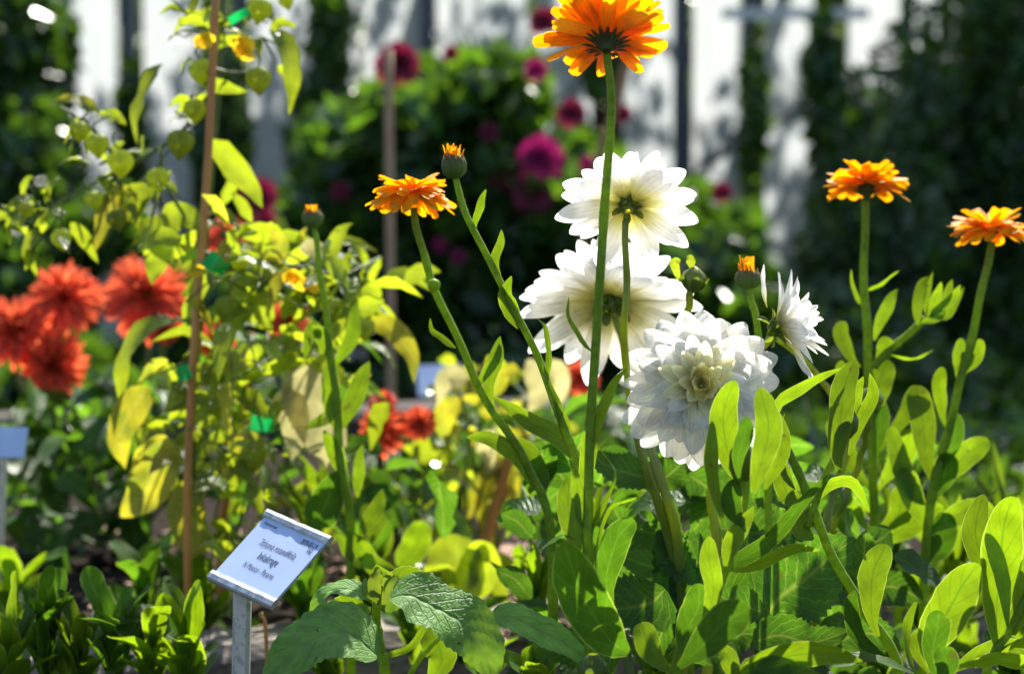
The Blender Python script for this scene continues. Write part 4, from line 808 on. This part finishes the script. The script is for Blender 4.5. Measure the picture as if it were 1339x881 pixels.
# long diagonal stem, right foreground
h_ = thing('calendula_plant', 'calendula with a long slanting stem and a leafy unopened tip, right of the white dahlias', 'calendula', root_at(1190, 1.45, Z_FRONT), 'calendulas in the foreground')
p_stem(h_, [(1014, 552), (1040, 610), (1062, 660), (1085, 720), (1130, 798), (1178, 890)], 1.45, [10, 12, 15], 'stem', root_at(1190, 1.45, Z_FRONT), HR)
p_stem(h_, [(1055, 690), (1078, 625), (1095, 590), (1103, 560)], 1.44, [9, 8], 'stem', hair=2500, name='side_shoot')
leaves(h_, 1.44, 'cal', 'lance', [([(1098, 618), (1090, 570), (1100, 510), (1116, 472)], 38, dict(kind='oblong', d=1.42)), ([(1090, 585), (1084, 540), (1085, 505), (1104, 480)], 12, dict(kind='narrow', roll=50)), ([(1110, 595), (1125, 545), (1136, 515), (1134, 485)], 20),
       ([(1108, 560), (1120, 520), (1126, 490)], 18), ([(1014, 552), (1022, 525), (1055, 505), (1102, 480)], 17, dict(roll=20, twist=20)), ([(955, 742), (985, 715), (1030, 670), (1078, 613)], 25, dict(kind='narrow', d=1.40, mat='cal_dark')),
       ([(950, 745), (985, 735), (1030, 716), (1070, 715)], 22, dict(kind='narrow', d=1.43, roll=40)), ([(1060, 662), (1085, 635), (1115, 632), (1138, 672)], 20, dict(roll=40)), ([(1064, 705), (1045, 690), (1035, 660), (1038, 640)], 30, dict(kind='ovate')),
       ([(1148, 832), (1140, 790), (1145, 750), (1158, 712)], 44, dict(kind='spat', d=1.42)), ([(1160, 862), (1125, 830), (1115, 790), (1118, 770)], 26, dict(mat='cal_dark')), ([(1015, 548), (1020, 580), (1026, 540)], 12), ([(1040, 640), (1025, 620), (1020, 600), (1030, 590)], 14, dict(roll=30)),
       ([(1060, 650), (1035, 650), (1020, 610), (1018, 570)], 34, dict(d=1.5)), ([(1062, 655), (1040, 665), (1005, 655)], 18, dict(roll=50))])
mb = MB(); blob(mb, P(1105, 572, 1.43), (.1, 0, 1), [(0, .004), (.006, .008), (.013, .008), (.019, .004), (.021, 0)], 12); mb.build('bud', 'sepal', h_)
# leafy bunch before the large dahlia
j_ = thing('calendula_plant', 'leafy calendula shoot with upright leaves overlapping the biggest white dahlia', 'calendula', root_at(868, 1.36, Z_FRONT), 'calendulas in the foreground')
p_stem(j_, [(975, 615), (968, 670), (940, 760), (905, 830), (885, 890)], 1.37, [14, 17, 19], 'stem', root_at(868, 1.36, Z_FRONT), HR)
leaves(j_, 1.35, 'cal', 'oblong', [([(975, 640), (958, 590), (950, 540), (962, 496)], 44, dict(d=1.37)), ([(985, 645), (996, 600), (1003, 555), (997, 508)], 42, dict(d=1.33)), ([(948, 690), (935, 640), (928, 600), (933, 553)], 26, dict(roll=30)), ([(966, 625), (966, 590), (975, 565), (978, 545)], 28, dict(mat='cal_dark', d=1.32)),
       ([(1000, 640), (1020, 600), (1022, 560), (1008, 530)], 26, dict(d=1.38, kind='lance')), ([(975, 690), (955, 660), (962, 625)], 36, dict(mat='cal_dark')), ([(948, 740), (960, 700), (985, 660)], 30, dict(kind='lance')),
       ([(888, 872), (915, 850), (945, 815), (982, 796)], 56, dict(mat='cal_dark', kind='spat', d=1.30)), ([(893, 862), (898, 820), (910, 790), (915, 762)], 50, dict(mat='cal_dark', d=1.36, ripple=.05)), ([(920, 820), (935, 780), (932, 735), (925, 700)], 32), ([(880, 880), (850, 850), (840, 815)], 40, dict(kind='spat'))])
mb = MB(); blob(mb, P(970, 628, 1.35), (0, 0, 1), [(0, .005), (.008, .0085), (.018, .008), (.026, .003), (.028, 0)], 12, 5, .05); mb.build('bud', 'sepal', j_)
# broad leaves bottom right
k_ = thing('calendula_plant', 'calendula seedling with broad bright oval leaves at the bottom right', 'calendula', root_at(1225, 1.4, Z_FRONT), 'calendulas in the foreground')
p_stem(k_, [(1225, 850), (1222, 900)], 1.4, [12, 16], 'stem', root_at(1225, 1.4, Z_FRONT), 2500)
leaves(k_, 1.4, 'cal', 'spat', [([(1218, 872), (1225, 830), (1250, 785), (1278, 735)], 68, dict(kind='oblong', rnd=.9)), ([(1228, 890), (1222, 850), (1228, 815), (1230, 798)], 40, dict(mat='cal_dark', kind='oblong', d=1.36)), ([(1205, 895), (1192, 860), (1186, 820), (1198, 785)], 20, dict(roll=50)),
       ([(1228, 900), (1235, 870), (1230, 845)], 38, dict(mat='cal_dark', d=1.34)), ([(1235, 880), (1270, 862), (1310, 858), (1350, 868)], 44, dict(roll=70, d=1.36)), ([(1215, 880), (1200, 850), (1205, 820)], 22), ([(1215, 890), (1170, 870), (1130, 862), (1090, 868)], 30, dict(roll=60)), ([(1240, 880), (1290, 850), (1340, 850)], 40, dict(d=1.5))])
l_ = thing('calendula_plant', 'calendula shoot with tall broad leaves against the right edge', 'calendula', root_at(1290, 1.42, Z_FRONT), 'calendulas in the foreground')
p_stem(l_, [(1345, 770), (1325, 815), (1300, 855), (1290, 890)], 1.42, [10, 14], 'stem', root_at(1290, 1.42, Z_FRONT), HR)
leaves(l_, 1.42, 'cal', 'oblong', [([(1305, 850), (1305, 770), (1305, 700), (1318, 642)], 60, dict(rnd=.8)), ([(1310, 800), (1290, 740), (1276, 700), (1288, 646)], 42, dict(d=1.44)), ([(1318, 820), (1312, 770), (1300, 730), (1293, 698)], 24, dict(d=1.40)), ([(1325, 830), (1345, 780), (1350, 700)], 44), ([(1300, 860), (1325, 840), (1350, 838)], 26, dict(roll=60)), ([(1320, 780), (1335, 700), (1328, 655)], 30, dict(d=1.46))])
m_ = thing('calendula_plant', 'low calendula leaf lying across the bottom edge right of centre', 'calendula', root_at(965, 1.34, Z_FRONT), 'calendulas in the foreground')
p_stem(m_, [(960, 880), (962, 895)], 1.34, 10, 'stem', root_at(965, 1.34, Z_FRONT))
leaves(m_, 1.34, 'cal', 'lance', [([(962, 888), (1010, 862), (1070, 850), (1126, 862)], 44, dict(roll=20)), ([(965, 888), (1000, 870), (1090, 890)], 50), ([(960, 890), (950, 860), (935, 850)], 30), ([(960, 890), (1020, 880), (1060, 860)], 20)])

# white dahlia plant
wd = thing('dahlia_plant', 'white dahlia plant with four creamy blooms right of centre', 'dahlia', root_at(905, 1.62, Z_FRONT))
WD = 1.5
p_stem(wd, [(818, 288, 1.45), (819, 360, 1.45), (817, 440, 1.46), (826, 540, 1.55), (848, 620, 1.56), (878, 720, 1.58), (900, 860, 1.6)], WD, [8, 9, 14, 16], 'stem_yel', root_at(905, 1.62, Z_FRONT))
p_stem(wd, [(803, 408, 1.655), (815, 450, 1.655), (835, 540, 1.64), (866, 630, 1.57), (890, 750, 1.58)], WD, [9, 13, 16], 'stem_yel', root_at(905, 1.62, Z_FRONT))
p_stem(wd, [(930, 560, 1.60), (930, 640, 1.62), (936, 720, 1.62), (925, 860, 1.6)], WD, [12, 15], 'stem_yel', root_at(905, 1.62, Z_FRONT))
p_stem(wd, [(1012, 440, 1.56), (1060, 480, 1.7), (1110, 560, 1.7), (1092, 640, 1.7), (1070, 740, 1.68)], WD, [7, 12, 14], 'stem_yel', root_at(905, 1.62, Z_FRONT))
p_stem(wd, [(1010, 440, 1.55), (990, 470, 1.62), (960, 560, 1.62)], WD, 8, 'stem_yel')
random.seed(5)
dahlia(wd, (916, 506), 1.50, (-.03, -.92, .24), 104, 124, 3, 106, .26, 1.0, .37, 'white', 'white_in', 'petp', .34, .26, calyx=.16, seg=(12, 9), pw=.66, hlift=.10, Lp=.62, jit=.17)
dahlia(wd, (822, 270), 1.45, (.06, .78, .52), 92, 32, 60, 102, .70, 1.0, .37, 'white', None, 'petp', .18, .12, calyx=.17, seg=(12, 7), pw=.9, hlift=.06, jit=.1)
dahlia(wd, (797, 396), 1.66, (.0, .72, .70), 120, 60, 44, 108, .60, 1.0, .31, 'white', None, 'petp', .2, .15, calyx=.17, seg=(12, 7), pw=.8, hlift=.06, jit=.1)
dahlia(wd, (1016, 428), 1.53, (.93, -.05, .34), 74, 30, 8, 62, .75, 1.0, .42, 'white', None, 'petp', .3, .25, calyx=.26, seg=(10, 5), pw=.8, hlift=.02, jit=.12)
for pp, ww, kk_, ro in (([(1003, 402), (996, 378), (998, 345)], 10, 'petp', 40), ([(1036, 450), (1052, 478), (1066, 500)], 10, 'narrow', 0)):
    mb = MB(); leaf(mb, to3(pp, 1.53), M(ww, 1.5), kk_, ro); mb.build('stray_petal', 'white', wd)
# bud at right of the upper blooms
mb = MB(); C = P(905, 366, 1.55); blob(mb, C - Vector((0, 0, .007)), (.15, 0, 1), [(0, .003), (.002, .007), (.007, .0095), (.012, .008), (.016, .003), (.017, 0)], 20, 6, .04); bd = mb.build('bud', 'budgreen', wd)
mb = MB(); fr = frame((.15, 0, 1))
for i in range(6): petal(mb, A(C) - A((0, 0, .009)), fr, i * 1.047, R(70), M(28, 1.55), M(14, 1.55), -1.0, 'petp', .3, 0, .003, 0, 7, 5)
mb.build('sepals', 'sepal', bd)
p_stem(wd, [(903, 380, 1.55), (898, 420, 1.57), (890, 480, 1.6), (880, 600, 1.6)], 1.55, [9, 11], 'stem_yel')
leaves(wd, 1.55, 'phys', 'lance', [([(890, 340), (882, 345), (890, 370)], 12), ([(905, 352), (902, 340), (898, 335)], 12)])
mb = MB(); blob(mb, P(1138, 536, 1.62), (0, -.1, 1), [(0, .002), (.0015, .006), (.006, .0098), (.011, .0095), (.016, .006), (.0185, .0)], 22, 8, .035)
bd = mb.build('bud', 'budgreen', wd); p_stem(wd, [(1137, 538, 1.62), (1125, 600, 1.65), (1085, 700, 1.66)], 1.6, 9, 'stem_yel')
dk = dict(ser=.11, ser_n=14, kind='ovate', mat='dahlia', fold=.15, ripple=.12, n=57, m=7)
leaves(wd, 1.58, 'dahlia', 'ovate', [([(1002, 808), (1030, 780), (1075, 745), (1120, 705)], 115, dict(d=1.55)), ([(1118, 775), (1125, 745), (1130, 690)], 62, dict(d=1.57)), ([(900, 800), (885, 760), (875, 720), (882, 650)], 60), ([(935, 740), (905, 735), (880, 725), (862, 690)], 74),
       ([(890, 780), (870, 750), (845, 740), (800, 720)], 50), ([(870, 770), (845, 790), (800, 800), (742, 800)], 88, dict(d=1.5, mat='dahlia')), ([(920, 820), (890, 800), (870, 810), (855, 860)], 60), ([(930, 830), (900, 790), (905, 740), (935, 690)], 70, dict(d=1.66)), ([(940, 690), (985, 700), (1030, 690), (1060, 660)], 64, dict(d=1.62)),
       ([(945, 780), (985, 760), (1020, 755), (1075, 760)], 70, dict(d=1.64)), ([(985, 840), (1020, 830), (1060, 835), (1110, 820)], 56, dict(d=1.5)), ([(900, 860), (950, 830), (1000, 830)], 60, dict(d=1.52)), ([(860, 610), (840, 620), (800, 610), (770, 590)], 60, dict(d=1.6, roll=30)), ([(855, 640), (885, 610), (905, 600)], 50, dict(d=1.62)),
       ([(830, 545), (850, 520), (858, 500)], 26, dict(d=1.56)), ([(960, 690), (1000, 650), (1030, 640)], 60, dict(d=1.66)), ([(870, 700), (820, 690), (800, 660)], 60, dict(d=1.68)), ([(1060, 760), (1100, 740), (1140, 760)], 60, dict(d=1.68)), ([(1000, 800), (960, 790), (930, 770)], 46, dict(d=1.5)),
       ([(770, 640), (750, 600), (770, 560)], 40, dict(d=1.7)), ([(800, 880), (770, 850), (700, 850)], 60, dict(d=1.5)), ([(900, 620), (930, 650), (905, 700)], 60, dict(d=1.7)), ([(1080, 850), (1130, 830), (1180, 850)], 56, dict(d=1.58)), ([(1040, 860), (1010, 800), (1030, 770)], 50, dict(d=1.68))], **{k: v for k, v in dk.items() if k not in ('kind', 'mat')})
wf = MB(); random.seed(8)
for i in range(150):
    x = random.uniform(690, 1180); y = random.uniform(600, 900); dd = random.uniform(1.62, 1.95); s = P(x, y, dd)
    dr = Vector((random.gauss(0, 1), random.gauss(0, .8), random.gauss(.1, .6))).normalized(); L = M(random.uniform(50, 90), dd)
    leaf(wf, [s, s + dr * L * .5 + Vector((0, 0, L * .08)), s + dr * L - Vector((0, 0, L * .1))], L * .55, 'ovate', random.uniform(-60, 60), None, 12, 3, .2, ser=.07, ser_n=6)
wf.build('inner_foliage', 'dahlia', wd)

# rough-leaved seedling in front (the one the label names)
TD = 1.45
ti = thing('rough_leaved_seedling', 'young plant with wrinkled rough green leaves beside the label post', 'plant', root_at(505, TD, Z_FRONT))
p_stem(ti, [(497, 765), (492, 800), (497, 850), (503, 890)], TD, [9, 14, 17], 'stem', root_at(505, TD, Z_FRONT), 4000)
tk = dict(n=57, m=15, ser=.05, ser_n=14, rug=.05, fold=.12, ripple=.1)
leaves(ti, TD, 'tith', 'ovate', [([(510, 782), (545, 778), (595, 800), (632, 840), (652, 884)], 92, dict(face=(-.3, -.45, .9), d=1.42)), ([(487, 785), (460, 772), (425, 780), (398, 828)], 44, dict(face=(0, -.35, .9), roll=10)), ([(494, 858), (455, 832), (400, 845), (345, 885)], 106, dict(face=(.1, -.4, .9), d=1.40)),
       ([(480, 800), (455, 800), (432, 815), (418, 835)], 62, dict(mat='cal', d=1.47)), ([(503, 775), (525, 758), (548, 760), (568, 778)], 36, dict(mat='cal')), ([(640, 808), (680, 812), (730, 840), (800, 890)], 58, dict(face=(-.1, -.5, .8), d=1.48, rug=.02)), ([(500, 860), (535, 850), (560, 820), (585, 800)], 10, dict(kind='narrow', rug=0, mat='cal')),
       ([(485, 795), (470, 800), (462, 815), (455, 825)], 22), ([(505, 800), (520, 785), (535, 770)], 18)], **tk)
leaves(ti, TD, 'cal', 'lance', [([(495, 790), (490, 765), (497, 740)], 18, dict(mat='sepal', d=1.44)), ([(500, 790), (506, 765), (512, 745)], 18, dict(mat='sepal')), ([(490, 790), (480, 770), (478, 755)], 14, dict(mat='sepal')), ([(503, 790), (515, 768), (520, 752)], 16, dict(mat='sepal', d=1.43)), ([(560, 895), (575, 860), (560, 820)], 50, dict(d=1.6, kind='spat')), ([(500, 750), (490, 742), (520, 755)], 12)])
p_stem(ti, [(528, 895, 1.44), (550, 860, 1.43), (578, 830, 1.42)], TD, [7, 5], 'stem', name='leaf_stalk')
# loose ground foliage in the lower bed
for i, (x, y, d, n, L, W, lab) in enumerate(((600, 860, 1.95, 12, 130, 26, 'narrow-leaved seedling behind the end of the wrinkled leaf'), (700, 800, 1.75, 12, 150, 26, 'narrow-leaved shoot left of the tall calendula stem at knee height'), (760, 700, 1.8, 12, 140, 22, 'narrow-leaved shoot between the tall stems'), (850, 760, 1.75, 12, 150, 24, 'narrow-leaved shoot under the biggest white dahlia'), (1060, 730, 1.85, 12, 150, 22, 'narrow-leaved shoot behind the leafy unopened tip'), (1170, 700, 1.9, 12, 150, 24, 'narrow-leaved shoot between the two right flower stems'), (1250, 760, 1.9, 12, 160, 26, 'narrow-leaved shoot right of the rightmost flower stem'), (1320, 720, 1.95, 12, 150, 26, 'narrow-leaved shoot behind the tall right-edge leaves'), (480, 760, 2.0, 12, 140, 24, 'narrow-leaved seedling behind the thin-stemmed bud'), (410, 700, 2.02, 12, 130, 24, 'narrow-leaved seedling above the label plate'), (640, 890, 1.75, 9, 80, 36, 'broad-leaved seedling low in the middle under the wrinkled leaf'), (700, 900, 1.6, 9, 90, 36, 'bright seedling below the big hanging leaf'), (1010, 900, 1.7, 10, 90, 34, 'seedling hidden low under the serrated dahlia leaves'),
                                 (1150, 890, 1.75, 10, 90, 34, 'seedling behind the slanting stem near the bottom'), (430, 890, 1.75, 8, 80, 36, 'seedling between label post and wrinkled leaves'), (860, 900, 1.65, 10, 90, 34, 'seedling between the tall stems and the leafy shoot'), (1320, 900, 1.65, 9, 90, 36, 'seedling in the bottom right corner'),
                                 (1100, 800, 1.9, 10, 100, 34, 'upright leafy seedling behind the small bright oval leaf'), (1200, 790, 1.95, 9, 100, 34, 'upright leafy seedling left of the two tall right-edge leaves'), (540, 830, 1.9, 8, 90, 34, 'seedling right behind the wrinkled-leaved plant'), (400, 800, 1.95, 8, 100, 34, 'seedling to the right of the label plate'), (320, 860, 2.0, 9, 90, 32, 'seedling behind the label post'))):
    pl = thing('leafy_seedling', lab, 'plant', root_at(x, d, Z_FRONT if d < 1.8 else Z_BED), 'leafy seedlings in the bed')
    rosette(pl, x, y, d, n, L, W, 'cal' if i % 4 else 'cal_dark', seed=120 + i, root_z=Z_FRONT if d < 1.8 else Z_BED, lean=.6, up=.95, kind='lance' if i < 10 else 'spat')
for o in bpy.data.objects:
    if '_o' in o: del o['_o']
